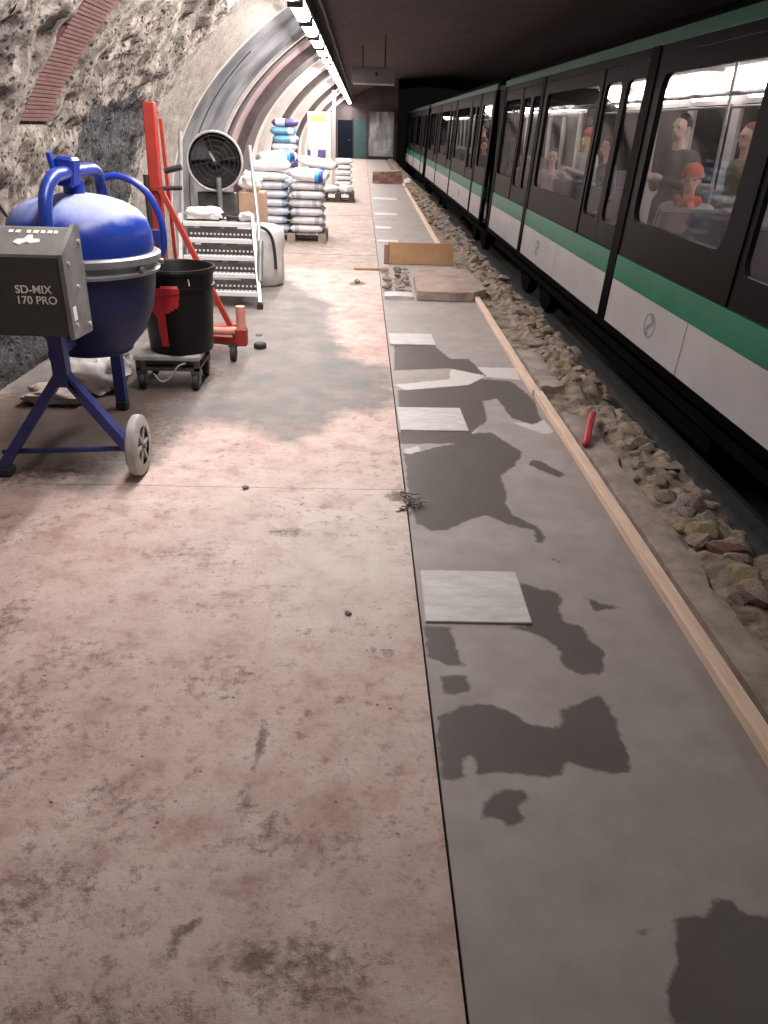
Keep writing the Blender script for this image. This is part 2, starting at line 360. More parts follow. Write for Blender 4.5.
ORD = ['first', 'second', 'third', 'fourth', 'fifth', 'sixth', 'seventh', 'eighth', 'ninth', 'tenth', 'eleventh', 'twelfth', 'thirteenth', 'fourteenth', 'fifteenth', 'sixteenth', 'seventeenth', 'eighteenth', 'nineteenth', 'twentieth', 'twenty-first', 'twenty-second', 'twenty-third', 'twenty-fourth', 'twenty-fifth', 'twenty-sixth', 'twenty-seventh', 'twenty-eighth', 'twenty-ninth', 'thirtieth']
def rnd(a, b): return random.uniform(a, b)
mat('sack_pink', (0.5, 0.37, 0.34), (0.42, 0.36, 0.30), 6, 0.7)
mat('tread_white', (0.80, 0.78, 0.76), (0.7, 0.68, 0.66), 9, 0.45, 0.1)
mat('fan_dark', (0.022, 0.02, 0.021), (0.035, 0.032, 0.033), 9, 0.6, spec=0.3)
mat('stone_pink', (0.37, 0.27, 0.23), (0.24, 0.17, 0.145), 5, 0.85, bmp=0.4, bscale=25)
# stain outlines on the floor, metres
DAMP =[
  [(0.26,3.916),(0.296,3.893),(0.437,4),(0.611,4.087),(0.668,4.227),(0.805,4.263),(0.889,4.049),(0.939,3.95),(0.855,3.753),(0.75,3.615),(0.757,3.448),(0.727,3.274),(0.741,3.166),(0.837,3.05),(0.845,2.907),(0.799,2.906),(0.807,3.016),(0.673,3.095),(0.612,3.161),(0.536,3.124),(0.413,3.004),(0.337,3.001),(0.28,3.065),(0.259,3.238)],
  [(0.273,5.024),(0.496,5.093),(0.787,5.196),(0.891,5.344),(1.107,5.304),(1.163,5.062),(1.187,4.86),(1.156,4.491),(1.079,4.402),(0.969,4.523),(0.939,4.893),(0.836,4.837),(0.813,4.471),(0.697,4.259),(0.645,4.067),(0.239,4.046),(0.247,4.234),(0.64,4.256),(0.666,4.593),(0.506,4.65),(0.266,4.68)],
  [(0.641,2.529),(0.664,2.58),(0.718,2.544),(0.802,2.496),(0.81,2.448),(0.771,2.367),(0.781,2.301),(0.839,2.281),(0.842,2.198),(0.874,2.12),(0.836,2),(0.765,1.999),(0.709,2.052),(0.718,2.137),(0.683,2.195),(0.632,2.245),(0.561,2.265),(0.645,2.281)],
  [(0.253,2.27),(0.351,2.261),(0.355,2.19),(0.373,2.038),(0.317,2.046),(0.254,2.092)],
  [(0.284,1.992),(0.374,1.994),(0.384,1.907),(0.291,1.895)],
  [(0.258,1.792),(0.348,1.849),(0.449,1.85),(0.517,1.794),(0.533,1.762),(0.627,1.741),(0.655,1.829),(0.8,1.9),(0.814,1.786),(0.8,1.565),(0.719,1.565),(0.618,1.611),(0.592,1.564),(0.546,1.546),(0.454,1.572),(0.355,1.563),(0.35,1.628),(0.315,1.628),(0.312,1.545),(0.25,1.544)],
  [(0.341,1.409),(0.354,1.458),(0.394,1.501),(0.477,1.51),(0.477,1.475),(0.438,1.442),(0.458,1.409),(0.408,1.386),(0.381,1.417)],
  [(0.882,2.497),(0.95,2.429),(1.029,2.404),(0.915,2.372)],
  [(0.759,2.859),(0.908,2.705),(0.867,2.724)],
  [(0.949,3.846),(1.017,3.829),(1.103,3.658),(1.066,3.601),(0.941,3.766)],
  [(0.751,1.122),(0.842,1.141),(0.861,1.173),(0.916,1.173),(0.923,1.134),(0.994,1.121),(0.939,0.884),(0.653,0.886),(0.675,0.961),(0.713,1.004)],
  [(0.6,1.11),(0.653,1.091),(0.711,1.11),(0.705,1.091),(0.618,1.092)],
  [(0.304,6.494),(0.582,6.44),(0.723,5.863),(0.873,5.876),(0.956,5.321),(0.921,5.435),(0.696,5.6),(0.267,5.503)],
]
PALE =[
  [(0.254,5.156),(0.423,5.224),(0.667,5.327),(0.692,5.568),(0.916,5.649),(1.202,5.641),(1.182,5.338),(0.917,5.405),(0.821,5.198),(0.547,5.124),(0.471,4.987),(0.345,5.029)],
  [(0.523,4.135),(0.657,4.277),(0.777,4.426),(0.692,4.22),(0.549,4.062)],
  [(1.073,4.444),(1.171,4.492),(1.191,4.287),(1.118,4.244),(0.954,4.437)],
  [(0.262,3.966),(0.352,4.021),(0.354,3.92),(0.268,3.891)],
]
LEFT =[
  [(-0.941,9.346),(-0.699,8.828),(-0.471,8.205),(-0.214,7.664),(-0.27,6.919),(-0.128,6.314),(-0.073,5.872),(0.104,5.645),(0.277,5.621),(0.278,4.694),(0.091,4.49),(-0.053,4.535),(-0.195,4.13),(-0.394,3.944),(-0.73,4.289),(-0.93,4.277),(-1.038,3.672),(-1.272,3.253),(-1.959,3.947),(-3.031,6.512),(-2.804,9.05),(-1.732,10.526)],
]

# ------------------------------------------------------------------ setting: floor
def slab_grid(name, x0, x1, y0, y1, step, z, thick, material, parent, attrs, wav=0.0):
    nx = max(2, int((x1-x0)/step)+1); ny = max(2, int((y1-y0)/step)+1)
    X, Y = np.meshgrid(np.linspace(x0, x1, nx), np.linspace(y0, y1, ny)); P = np.stack([X.ravel(), Y.ravel()], 1)
    Z = np.full(len(P), z)
    if wav: Z = Z + np.array([wav*noise.fractal(Vector((p[0]*2.2, p[1]*2.2, 3.1)), 1.0, 2.0, 4) for p in P])
    vs = [(p[0], p[1], q) for p, q in zip(P, Z)]
    fs = [(j*nx+i, j*nx+i+1, (j+1)*nx+i+1, (j+1)*nx+i) for j in range(ny-1) for i in range(nx-1)]
    ring = [i for i in range(nx)] + [j*nx+nx-1 for j in range(1, ny)] + [(ny-1)*nx+i for i in range(nx-2, -1, -1)] + [j*nx for j in range(ny-2, 0, -1)]
    n0 = len(vs); vs += [(vs[i][0], vs[i][1], z-thick) for i in ring]; k = len(ring)
    fs += [(ring[a], n0+a, n0+(a+1) % k, ring[(a+1) % k]) for a in range(k)]
    me = bpy.data.meshes.new(name); me.from_pydata(vs, [], fs); me.materials.append(MATS[material])
    PP = np.array(vs)[:, :2]
    for an, fn in attrs.items(): attr(me, an, fn(PP))
    me.shade_smooth(); me.set_sharp_from_angle(angle=0.6)
    return add_obj(name, me, parent)
floor = MB().bx(-2.42, 1.66, -1.0, 46.0, -1.05, -0.06).solo('floor', 'subfloor', 'concrete station platform floor stripped of its tiles', 'floor', (0, 0, -1.05), kind='structure')
DIRT_SHADE = [(-0.265, 1.66, .022, .13, .75), (-0.28, 1.45, .025, .08, .6), (-0.36, 1.10, .018, .02, 1.2), (-0.38, 1.06, .02, .06, .7), (-.2, 1.02, .04, .04, 1.0), (-.75, 1.15, .25, .2, .45), (-1.1, 1.7, .35, .4, .5), (-.1, 1.0, .25, .12, .55), (-.5, .9, .5, .1, .45),
        (-.62, 1.45, .2, .15, .4), (-1.25, 2.2, .12, .25, .6), (-.05, 1.32, .12, .1, .45), (-.75, 2.75, .3, .12, .4), (-.3, 2.95, .12, .05, .7), (.1, 2.1, .1, .06, .5), (-.55, 2.35, .25, .12, .35), (-.02, 8.9, .1, .12, 1.3), (.22, 3.32, .08, .08, 1.0), (-.2, 1.35, .1, .1, .5), (-1.85, 4.15, .62, .6, 2.2), (-1.6, 4.9, .5, .45, 1.5), (-1.2, 5.2, .3, .25, 1.0), (-1.15, 5.85, .3, .2, .9), (-1.5, 2.9, .3, .3, .4), (-.9, 2.05, .3, .2, .4), (-.45, 1.95, .25, .2, .4)]  # small dirt spots, plus broad blobs painting the shade under the mixer
def dirt_shade_f(P):
    d = np.zeros(len(P))
    for x, y, sx, sy, a in DIRT_SHADE: d = np.maximum(d, a*np.exp(-(((P[:, 0]-x)/sx)**2 + ((P[:, 1]-y)/sy)**2)))
    return d
LA = {'dust': lambda P: np.exp(-(((P[:, 0]-.0)/.62)**2+((P[:, 1]-2.85)/.75)**2)), 'damp': lambda P: multi_sd(P, LEFT), 'dirt': dirt_shade_f}  # the pale blob paints a pool of lamplight into the near slab
zj = -1.05
YS = [(-1.0, 3.398, .028), (3.402, 9.79, .05), (9.80, 13.9, .2), (13.91, 18.6, .3), (18.61, 24, .4), (24.01, 31, .6), (31.01, 46, .8)]
for a, b, st in YS:
    o = slab_grid('slab', -2.40, 0.238, a, b, st, 0.0, 0.06, 'concrete_left' if b < 9.9 else 'concrete_far', floor, LA, 0.004 if b < 10 else 0.0); o.location.z = 1.05
RA = {'damp': lambda P: multi_sd(P, DAMP), 'pale': lambda P: multi_sd(P, PALE)}
for a, b, st in [(-0.5, 8.06, .018), (8.07, 12.4, .12), (12.41, 18.0, .3), (18.01, 27, .4), (27.01, 46, 1.0)]:
    o = slab_grid('screed', 0.247, 1.275, a, b, st, -0.012, 0.06, 'screed', floor, RA, 0.002 if b < 9 else 0.0); o.location.z = 1.05
def tile(x0, x1, y0, y1, rz=0.0):
    o = MB().box(((x0+x1)/2, (y0+y1)/2, -0.008), (x1-x0, y1-y0, 0.012), (0, 0, rz)).build('tile', 'tile_pale', floor, bevel=0.003); return o
tile(.262, .655, 2.285, 2.645, -.01); tile(.255, .665, 4.25, 4.66, .02); tile(.262, .64, 6.25, 6.62, .02)
tile(.27, .55, 14.2, 14.6); tile(.30, .75, 16.5, 17.0); tile(.28, .6, 12.5, 12.75); tile(.3, .9, 20.2, 20.8)
for y in (11.0, 16.2, 21.0):   # transverse saw joints in the far slabs show as thin proud strips of mortar
    MB().bx(-1.9, .23, y, y+.03, -.005, .002).build('joint', 'stone_grey', floor)

# ------------------------------------------------------------------ setting: broken platform edge
edge = thing('broken_platform_edge', 'broken masonry edge of the platform beside the train', 'rubble edge', (1.5, 0, -0.06), kind='structure')
def edge_x(y): return 1.76 + .06*noise.noise(Vector((0, y*1.1, 5))) + .03*noise.noise(Vector((0, y*4, 9)))
def edge_h(x, y):
    # top of the broken masonry: mortar by the batten, lumpy and raised towards the track
    t = (x-1.262)/(edge_x(y)-1.262); gap = max(0, 1-abs(y-4.85)/.33)
    h = .018*noise.fractal(Vector((x*7, y*5, 1)), 1.0, 2.0, 5)
    lim = .36+.12*noise.noise(Vector((3, y*1.9, 0)))
    r = min(1, max(0, (t-lim)/.12))
    v = noise.voronoi(Vector((x*8, y*5.5, 2)))[0]
    h += r*(.035*noise.fractal(Vector((x*5, y*3.4, 4)), .8, 2.0, 5) + .055*min(1, (v[1]-v[0])*2.2)*(.55+.45*noise.noise(Vector((x*3, y*2.2, 6)))) + .035)
    h -= gap*(.05+.28*max(0, t-.45))
    if t > .90: h -= (t-.90)*.6
    return -.012+h
def edge_mesh(y0, y1, step):
    nx = 25; ny = int((y1-y0)/step)+1; vs = []; fs = []
    for j in range(ny):
        y = y0 + (y1-y0)*j/(ny-1); xe = edge_x(y)
        for i in range(nx): x = 1.262 + (xe-1.262)*i/(nx-1); vs.append((x, y, edge_h(x, y)))
        vs.append((xe-.02, y, -.45)); vs.append((xe-.06, y, -1.05))
    w = nx+2
    for j in range(ny-1):
        for i in range(w-1): fs.append((j*w+i, j*w+i+1, (j+1)*w+i+1, (j+1)*w+i))
    return MB().add(vs, fs)
edge_mesh(-.5, 14, .022).build('masonry', 'edge_rubble', edge, smooth=28)
edge_mesh(14, 46, .12).build('masonry', 'edge_rubble', edge, smooth=60)
def rock(seed, flat=.6):
    rs = random.Random(seed); bm = bmesh.new(); bmesh.ops.create_icosphere(bm, subdivisions=2, radius=1)
    pl = [(Vector((rs.uniform(-1, 1), rs.uniform(-1, 1), rs.uniform(-1, 1))).normalized(), rs.uniform(.5, .8)) for _ in range(9)]
    for v in bm.verts:
        for n, d in pl:
            e = v.co.dot(n)-d
            if e > 0: v.co -= n*e
        v.co += v.co*0.08*noise.noise(v.co*3+Vector((seed, 0, 0))); v.co.z *= flat
    me = bpy.data.meshes.new('stone'); bm.to_mesh(me); bm.free(); return me
ROCKS = {}
for k, mm in enumerate(['stone_tan', 'stone_tan', 'stone_grey', 'stone_grey', 'stone_ochre', 'stone_red', 'stone_tan', 'stone_grey']):
    me = rock(k+1, [.5, .7, .55, .8, .6, .55, .45, .6][k]); me.materials.append(MATS[mm]); ROCKS[k] = me
def put_rock(k, p, s, parent, name='stone', sq=(1, 1, 1)):
    o = bpy.data.objects.new(name, ROCKS[k]); COL.objects.link(o); o.parent = parent
    o.location = Vector(p)-wloc(parent); o.rotation_euler = (rnd(-.35, .35), rnd(-.35, .35), rnd(0, 6.28)); o.scale = (s*sq[0], s*sq[1], s*sq[2]); return o
cnt = 0
for i in range(265):
    y = 1.8 + 12.4*(i/265)**1.35 + rnd(-.1, .1)
    if 4.62 < y < 5.1 and rnd(0, 1) < .7: continue
    x = rnd(1.45, 1.74) if rnd(0, 1) < .85 else rnd(1.29, 1.45)
    s = rnd(.025, .08) if x > 1.45 else rnd(.012, .03)
    k = random.choice([0, 0, 1, 1, 2, 3, 6, 6, 0, 1, 7, 4, 5]) ; cnt += 1
    put_rock(k, (x, y, edge_h(x, y) + s*.02), s, edge, sq=(rnd(.8, 1.2), rnd(1, 1.6), rnd(.8, 1.3)))
for y, s in ((2.95, .075), (2.55, .08), (3.35, .06), (5.6, .07), (6.6, .07)): put_rock(4, (1.56+rnd(-.03, .03), y, edge_h(1.56, y)), s, edge, sq=(.7, 1.3, .9))
def mortar_pad(y0, y1, x0, x1):
    n = int((y1-y0)/.06)+2; m = MB(); vs = []
    for j in range(n):
        y = y0+(y1-y0)*j/(n-1); a = x0+.01*noise.noise(Vector((1, y*7, 0))); b = x1+.05*noise.noise(Vector((2, y*5, 0)))
        if j in (0, n-1): b = a+(b-a)*.5
        vs += [(a, y, .018), ((a+b)/2, y, .026+.006*noise.noise(Vector((3, y*6, 0)))), (b, y, .012), (b+.02, y, -.05), (a, y, -.05)]
    fs = [(j*5+i, j*5+(i+1) % 5, j*5+5+(i+1) % 5, j*5+5+i) for j in range(n-1) for i in range(5)] + [(0, 1, 2, 3, 4), tuple(range(n*5-5, n*5))]
    m.add(vs, fs).build('mortar_bed', 'mortar', edge, smooth=40)
for a in [(0.6, 4.55, 1.285, 1.43), (5.1, 6.1, 1.285, 1.45)]: mortar_pad(*a)
# countless far rubble, one object
fm = MB()
for i in range(420):
    y = rnd(14, 34); x = rnd(1.32, 1.74); s = rnd(.03, .085); me = ROCKS[i % 8]; a = rnd(0, 6.28)
    M = Matrix.Translation((x, y, s*.3)) @ Matrix.Rotation(a, 4, 'Z') @ Matrix.Diagonal((s, s*1.3, s, 1))
    fm.add([M @ v.co for v in me.vertices], [tuple(p.vertices) for p in me.polygons])
tag(fm.build('loose_rubble', 'stone_tan', edge), kind='stuff')

# ------------------------------------------------------------------ setting: track bed
MB().bx(1.6, 12.4, -1, 62, -1.25, -1.05).solo('floor_track', 'ballast', 'dark ballast of the track bed under the train', 'track bed', (6, 20, -1.25), kind='structure')
for i, x in enumerate((2.93, 4.37)):
    m = MB().bx(x-.06, x+.06, -1, 60, -1.05, -1.03).bx(x-.012, x+.012, -1, 60, -1.03, -.93).bx(x-.035, x+.035, -1, 60, -.93, -.89)
    m.solo('rail', 'steel_dark', ['steel running rail nearest the platform', 'steel running rail on the far side of the train'][i], 'rail', (x, 20, -1.05))

# ------------------------------------------------------------------ setting: vault
A_, B_, CX_, CZ_ = 7.3, 3.6, 5.0, 0.6
def ell(th, off=0.0):
    # point on the vault, off > 0 is into the wall
    c, s = math.cos(th), math.sin(th); n = Vector((c/A_, 0, s/B_)).normalized()
    return Vector((CX_+A_*c, 0, CZ_+B_*s)) + n*off
TH_L = math.acos((-0.62-CX_)/A_)          # where the lamp row hangs
def profile(n, th1=TH_L, off=0.0):
    # wall foot to lamp line: list of (x, z, nx, nz)
    out = [(-2.30-off, z) for z in np.linspace(-.06, .6, max(2, n//5))[:-1]]
    for t in np.linspace(PI, th1, n): p = ell(t, off); out.append((p.x, p.z))
    return out
def wall_rough_mesh(y0, y1, dy, n):
    pr = profile(n); ys = np.linspace(y0, y1, int((y1-y0)/dy)+1); vs = []; pa = []; sm = []
    for y in ys:
        for (x, z) in pr:
            nx, nz = (CX_-x)/A_**2, max(0, CZ_-z if z < CZ_ else -(z-CZ_))/B_**2 if z > CZ_ else 0
            nn = Vector((CX_-x, 0, -(max(z, CZ_)-CZ_)*(A_/B_)**2)).normalized()
            q = Vector((x*1.0, y, z))
            szone = min(1, max(0, (y-8.2)/.7 + .25*noise.noise(q*2)))
            d = .055*noise.fractal(q*1.6, 1.0, 2.0, 5) + .03*noise.fractal(q*6.5, .9, 2.0, 4)
            cell = noise.voronoi(q*9)[0]; d -= .03*max(0, .35-cell[0])/.35*(1 if noise.noise(q*2.7) > -.05 else 0)
            d *= (1-.8*szone); d -= .12*szone*math.exp(-((y-9.0)/.55)**2)
            if z > 1.54 and 5.13 < y < 5.64: d = -.07+.012*noise.noise(q*5)
            elif z > 1.5 and 4.95 < y < 5.8: d = min(d, .012)
            if z < .02: d *= .3
            vs.append((x+nn.x*d, y, z+nn.z*d))
            dy_, dz_ = max(6.35-y, y-8.15, 0), max(z-1.78+.12*(y-7.2), .55-z, 0)
            pa.append(math.hypot(dy_, dz_) if (dy_ or dz_) else -min(y-6.35, 8.15-y, 1.78-z+.12*(y-7.2)))
            if z < .75 and 2.5 < y < 8.2: pa[-1] = min(pa[-1], z-.62)  # foot of the wall coloured dark for the shade behind the mixer
            sm.append(szone)
    w = len(pr); fs = [(j*w+i, j*w+i+1, (j+1)*w+i+1, (j+1)*w+i) for j in range(len(ys)-1) for i in range(w-1)]
    me = bpy.data.meshes.new('rough_masonry'); me.from_pydata(vs, [], fs); attr(me, 'patch', pa); attr(me, 'smooth_zone', sm)
    me.materials.append(MATS['rough_wall']); me.shade_smooth(); return me
wall = thing('wall_left', 'curved platform wall stripped back to rough masonry', 'wall', (-2.3, 5, 0), kind='structure')
for a in ((-2.0, 4.3, .12, 40), (4.3, 10.0, .026, 110)):
    o = add_obj('rough_masonry', wall_rough_mesh(*a), wall); o.location = -wloc(wall)
# grooved hollow bricks exposed in a vertical chase
def brick_course():
    m = MB()
    for k in range(3): m.bx(-.235, .235, 0, .016, .003+k*.025, .003+k*.025+.019)
    m.bx(-.24, .24, -.03, .006, 0, .0765); return m.mesh('brick', 'brick_red')
bme = brick_course(); th = None
s_len = 0; t = PI - math.asin((1.56-CZ_)/B_)
for k in range(28):
    p = ell(t, .02); dt = .077/math.hypot(A_*math.sin(t), B_*math.cos(t)); p2 = ell(t-dt, .02); up = (p2-p).normalized()
    if p.x > -.75: break
    n = Vector((up.z, 0, -up.x)); o = add_obj('brick', bme, wall)
    o.matrix_world = Matrix(((0, n.x, up.x, 0), (1, 0, 0, 0), (0, n.z, up.z, 0), (0, 0, 0, 1)))
    o.location = Vector((p.x, 5.385+.01*math.sin(k*2.1), p.z))-wloc(wall); t -= dt
# plastered bays and ribs beyond the rough stretch
def arch_band(y0, y1, off0, off1, n=40, th1=TH_L):
    # solid band following the vault between offsets off0 (room side) and off1 (wall side)
    m = MB(); a = profile(n, th1, off0); b = profile(n, th1, off1); k = len(a)
    vs = [(x, y0, z) for x, z in a] + [(x, y0, z) for x, z in b] + [(x, y1, z) for x, z in a] + [(x, y1, z) for x, z in b]
    fs = []
    for i in range(k-1):
        fs += [(i, i+1, 2*k+i+1, 2*k+i), (i, k+i, k+i+1, i+1), (2*k+i, 2*k+i+1, 3*k+i+1, 3*k+i), (k+i, 3*k+i, 3*k+i+1, k+i+1)]
    fs += [(0, 2*k, 3*k, k), (k-1, 2*k-1, 4*k-1, 3*k-1)]
    return m.add(vs, fs)
BAYS = [(10.0, 13.9, 'bay_grey'), (13.9, 16.0, 'bay_pink'), (16.0, 19.2, 'bay_cream'), (19.2, 22.6, 'bay_cream'), (22.6, 26.2, 'bay_cream'), (26.2, 30, 'bay_cream'), (30, 34, 'bay_cream'), (34, 38, 'bay_cream'), (38, 42, 'bay_cream'), (42, 46, 'bay_cream')]
for a, b, mm in BAYS: arch_band(a, b, .14, .3, 30).build('bay_panel', mm, wall, smooth=30)
arch_band(9.98, 10.06, -.005, .3, 40).build('edge_bead', 'rib_pale', wall, smooth=30)
arch_band(11.75, 11.79, .13, .2, 30, PI*.84).build('seam', 'rubber', wall, smooth=30)
RIBS = [(13.85, 13.99, .095, 'rib_pale', 'thin pale arched rib after the grey plaster bay'), (14.25, 14.6, .09, 'rib_dark', 'dark narrow arched rib behind the thin pale rib'), (15.9, 17.2, -.02, 'rib_dark', 'broad dark brown arched rib above the cement bags'),
        (19.4, 20.3, .0, 'rib_pale', 'wide pale arched rib behind the blue bag stack'), (22.4, 23.0, .0, 'rib_dark', 'second dark arched rib counting from the broad one'), (26.2, 26.9, .0, 'rib_pale', 'pale arched rib over the white notice panel'), (30, 30.6, .0, 'rib_dark', 'third dark arched rib counting from the broad one'),
        (34, 34.7, 0, 'rib_pale', 'pale arched rib close behind the third dark rib'), (38, 38.6, 0, 'rib_dark', 'last dark arched rib near the end wall'), (42, 42.6, 0, 'rib_pale', 'last pale arched rib near the end wall')]
for i, (a, b, off, mm, lb) in enumerate(RIBS):
    arch_band(a, b, off, .3, 40).solo('trim_%d' % (i+1), mm, lb, 'rib', (-2.3, a, -.06), kind='structure', smooth=30)
# dark upper vault and far side
def ceiling_mesh():
    n = 48; ths = np.linspace(TH_L, 0, n); pr = [(ell(t).x, ell(t).z) for t in ths] + [(12.3, .3), (12.3, -1.2)]
    ys = np.linspace(-2, 62, 33); vs = [(x, y, z) for y in ys for x, z in pr]; w = len(pr)
    vs += [(x+.3*(x-5)/7.3, y, z+.3) for y in ys for x, z in pr]; o = len(ys)*w
    fs = [(j*w+i, j*w+i+1, (j+1)*w+i+1, (j+1)*w+i) for j in range(len(ys)-1) for i in range(w-1)]
    fs += [tuple(o+q for q in f) for f in fs]
    return MB().add(vs, fs)
ceiling_mesh().solo('ceiling', 'vault_dark', 'dark sooty vault spanning the tracks', 'ceiling', (5, 20, 4.2), kind='structure', smooth=40)
# end wall of the platform with its doors
def end_wall():
    pr = [(-2.5, -.05)] + [(ell(t, .1).x, ell(t, .1).z) for t in np.linspace(PI, 0.52*PI, 30)]; pr = [p for p in pr if p[0] < 1.9] + [(1.9, 3.95), (1.9, -1.0), (-2.5, -1.0)]
    return MB().prism(pr, 'y', 46.0, 46.4)
end_wall().solo('wall_end', 'vault_dark', 'dark wall closing the far end of the platform', 'wall', (0, 46, -1), kind='structure')
def far_door(name, x0, x1, mm, label):
    d = thing(name, label, 'door', (x0, 45.9, 0), kind='structure')
    MB().bx(x0, x1, 45.86, 45.97, 0.02, 1.86).build('door_leaf', mm, d, bevel=.01)
    MB().bx(x0-.05, x0, 45.84, 45.98, 0, 1.92).bx(x1, x1+.05, 45.84, 45.98, 0, 1.92).bx(x0-.05, x1+.05, 45.84, 45.98, 1.86, 1.92).build('door_frame', 'steel_dark', d)
    MB().tube([(x1-.1, 45.83, .9), (x1-.1, 45.79, .9), (x1-.22, 45.79, .9)], .012, 8).build('handle', 'steel_grey', d)
far_door('door_1', -1.30, -.52, 'door_navy', 'dark navy door at the far end of the platform'); far_door('door_2', -.46, .22, 'door_teal', 'teal green door at the far end of the platform')
def film_panel():
    n = 26; vs = []
    for j in range(n):
        for i in range(n):
            x = .36+1.34*i/(n-1); z = .15+2.15*j/(n-1); vs.append((x, 45.8+.05*noise.fractal(Vector((x*3, 0, z*1.1)), 1, 2, 3), z))
    fs = [(j*n+i, j*n+i+1, (j+1)*n+i+1, (j+1)*n+i) for j in range(n-1) for i in range(n-1)]
    m = MB().add(vs, fs); m.add([(x, y+.02, z) for x, y, z in vs], [f[::-1] for f in fs]); return m
fp = thing('plastic_screen', 'grey plastic sheet screen standing beside the teal door', 'screen', (1, 45.8, 0))
film_panel().build('film', 'plastic_film', fp, smooth=60)
MB().bx(.31, .36, 45.72, 45.9, 0, 2.35).bx(1.70, 1.75, 45.72, 45.9, 0, 2.35).bx(.31, 1.75, 45.72, 45.9, 2.3, 2.36).build('frame', 'steel_dark', fp)

# ------------------------------------------------------------------ platform lights: the lamps of the place
def lamp_proto():
    r = thing('tube_light', 'x', 'light')
    MB().bx(-.015, .13, -.74, .74, .03, .10).build('housing', 'lamp_housing', r, world=False, bevel=.008)
    MB().prism([(.13, .10), (.145, .10), (.145, -.03), (.13, -.03)], 'y', -.76, .76).build('side_shield', 'lamp_housing', r, world=False)
    MB().prism([(-.05, .02), (-.06, -.01), (-.03, -.055), (.03, -.065), (.085, -.05), (.11, -.01), (.10, .03), (0, .03)], 'y', -.58, .58).build('diffuser', 'tube_light', r, world=False)
    for q in (-.595, .595): MB().bx(-.055, .105, q-.012, q+.012, -.06, .03).build('end_cap', 'lamp_housing', r, world=False)
    for q in (-.5, .5): MB().tube([(.06, q, .1), (.06, q, .26)], .008, 6).build('hanger', 'steel_dark', r, world=False)
    return r
LY = [3.05+1.62*i for i in range(27)]
lp = lamp_proto()
for i, y in enumerate(LY):
    o = lp if i == 0 else copy_tree(lp)
    o.location = (-.70, y, 2.68); o['label'] = ORD[i]+' lit tube light counted from the near end of the vault row'; o['group'] = 'tube lights along the vault'
    ld = bpy.data.lights.new('tube_glow', 'AREA'); ld.shape = 'RECTANGLE'; ld.size = .10; ld.size_y = 1.15; ld.energy = LAMP_W; ld.color = (1.0, .935, .915)
    lo = bpy.data.objects.new('tube_glow', ld); COL.objects.link(lo); lo.parent = o; lo.location = (.02, 0, -.075); lo.rotation_euler = (0, math.radians(22), 0)
MB().tube([(-.50, y, 2.86+.012*math.sin(y*2.3)) for y in np.linspace(-1, 45.5, 90)], .022, 8).solo('cable_conduit', 'steel_dark', 'dark cable conduit running along the vault beside the lights', 'conduit', (-.5, 20, 2.86), smooth=40)
# hanging sign box
sg = thing('hanging_sign', 'grey box sign hanging under the dark vault, seen from behind', 'sign', (.25, 20, 2.46))
MB().bx(-.25, .74, 19.9, 20.12, 2.46, 2.80).build('box', 'sign_grey', sg, bevel=.01)
MB().bx(-.22, .72, 19.88, 19.90, 2.44, 2.475).build('lower_lip', 'rib_pale', sg)
for x in (0, .5): MB().tube([(x, 20, 2.79), (x, 20, ell(math.acos((x-CX_)/A_)).z+.02)], .015, 8).build('hanger', 'steel_dark', sg)
MB().bx(.28, .34, 19.87, 19.9, 2.62, 2.7).build('latch', 'rubber', sg)

# ------------------------------------------------------------------ metro train
TX = 2.45; LEAN = 0.055; CW = 2.42
def sx_(z): return LEAN*(z+.05)              # the carriage side leans inwards going up
def side_box(m, y0, y1, z0, z1, x0=0.0, x1=.04):
    # box on the platform side following the lean
    vs = [(x+sx_(z), y, z) for y in (y0, y1) for x in (x0, x1) for z in (z0, z1)]
    return m.add(vs, [(0, 1, 3, 2), (4, 6, 7, 5), (0, 4, 5, 1), (2, 3, 7, 6), (0, 2, 6, 4), (1, 5, 7, 3)])
def rrect(y0, y1, z0, z1, r, k=4):
    out = []
    for cy, cz, a0 in ((y1-r, z1-r, 0), (y0+r, z1-r, PI/2), (y0+r, z0+r, PI), (y1-r, z0+r, 1.5*PI)):
        for i in range(k+1): a = a0+PI/2*i/k; out.append((cy+r*math.cos(a), cz+r*math.sin(a)))
    return out
def holed(m, y0, y1, z0, z1, hy0, hy1, hz0, hz1, r=.09, x0=0.0, x1=.05):
    k = 4; inn = rrect(hy0, hy1, hz0, hz1, r, k); out = []
    for (cy, cz), n in zip(((y1, z1), (y0, z1), (y0, z0), (y1, z0)), range(4)):
        for i in range(k+1): out.append((cy, cz))
    n = len(inn); vs = []
    for x in (x0, x1):
        vs += [(x+sx_(z), y, z) for y, z in inn] + [(x+sx_(z), y, z) for y, z in out]
    fs = []
    for i in range(n):
        j = (i+1) % n
        if (i+1) % (k+1) == 0: fs.append((i, j, n+j, n+i)); fs.append((2*n+i, 3*n+i, 3*n+j, 2*n+j))
        else: fs.append((i, j, n+i)); fs.append((2*n+i, 3*n+i, 2*n+j))
        fs.append((i, 2*n+i, 2*n+j, j))
    for (ca, cb) in ((0, 1), (1, 2), (2, 3), (3, 0)):
        a, b = n+ca*(k+1)+k, n+cb*(k+1); fs.append((a, b, 2*n+b, 2*n+a))
    return m.add(vs, fs)
def pane(m, y0, y1, z0, z1, x=.022):
    rr = rrect(y0, y1, z0, z1, .08); n = len(rr)
    vs = [(x+sx_(z), y, z) for y, z in rr] + [(x+.006+sx_(z), y, z) for y, z in rr]
    return m.add(vs, [tuple(range(n)), tuple(range(n, 2*n))[::-1]] + [(i, n+i, n+(i+1) % n, (i+1) % n) for i in range(n)])
MESHC = {}
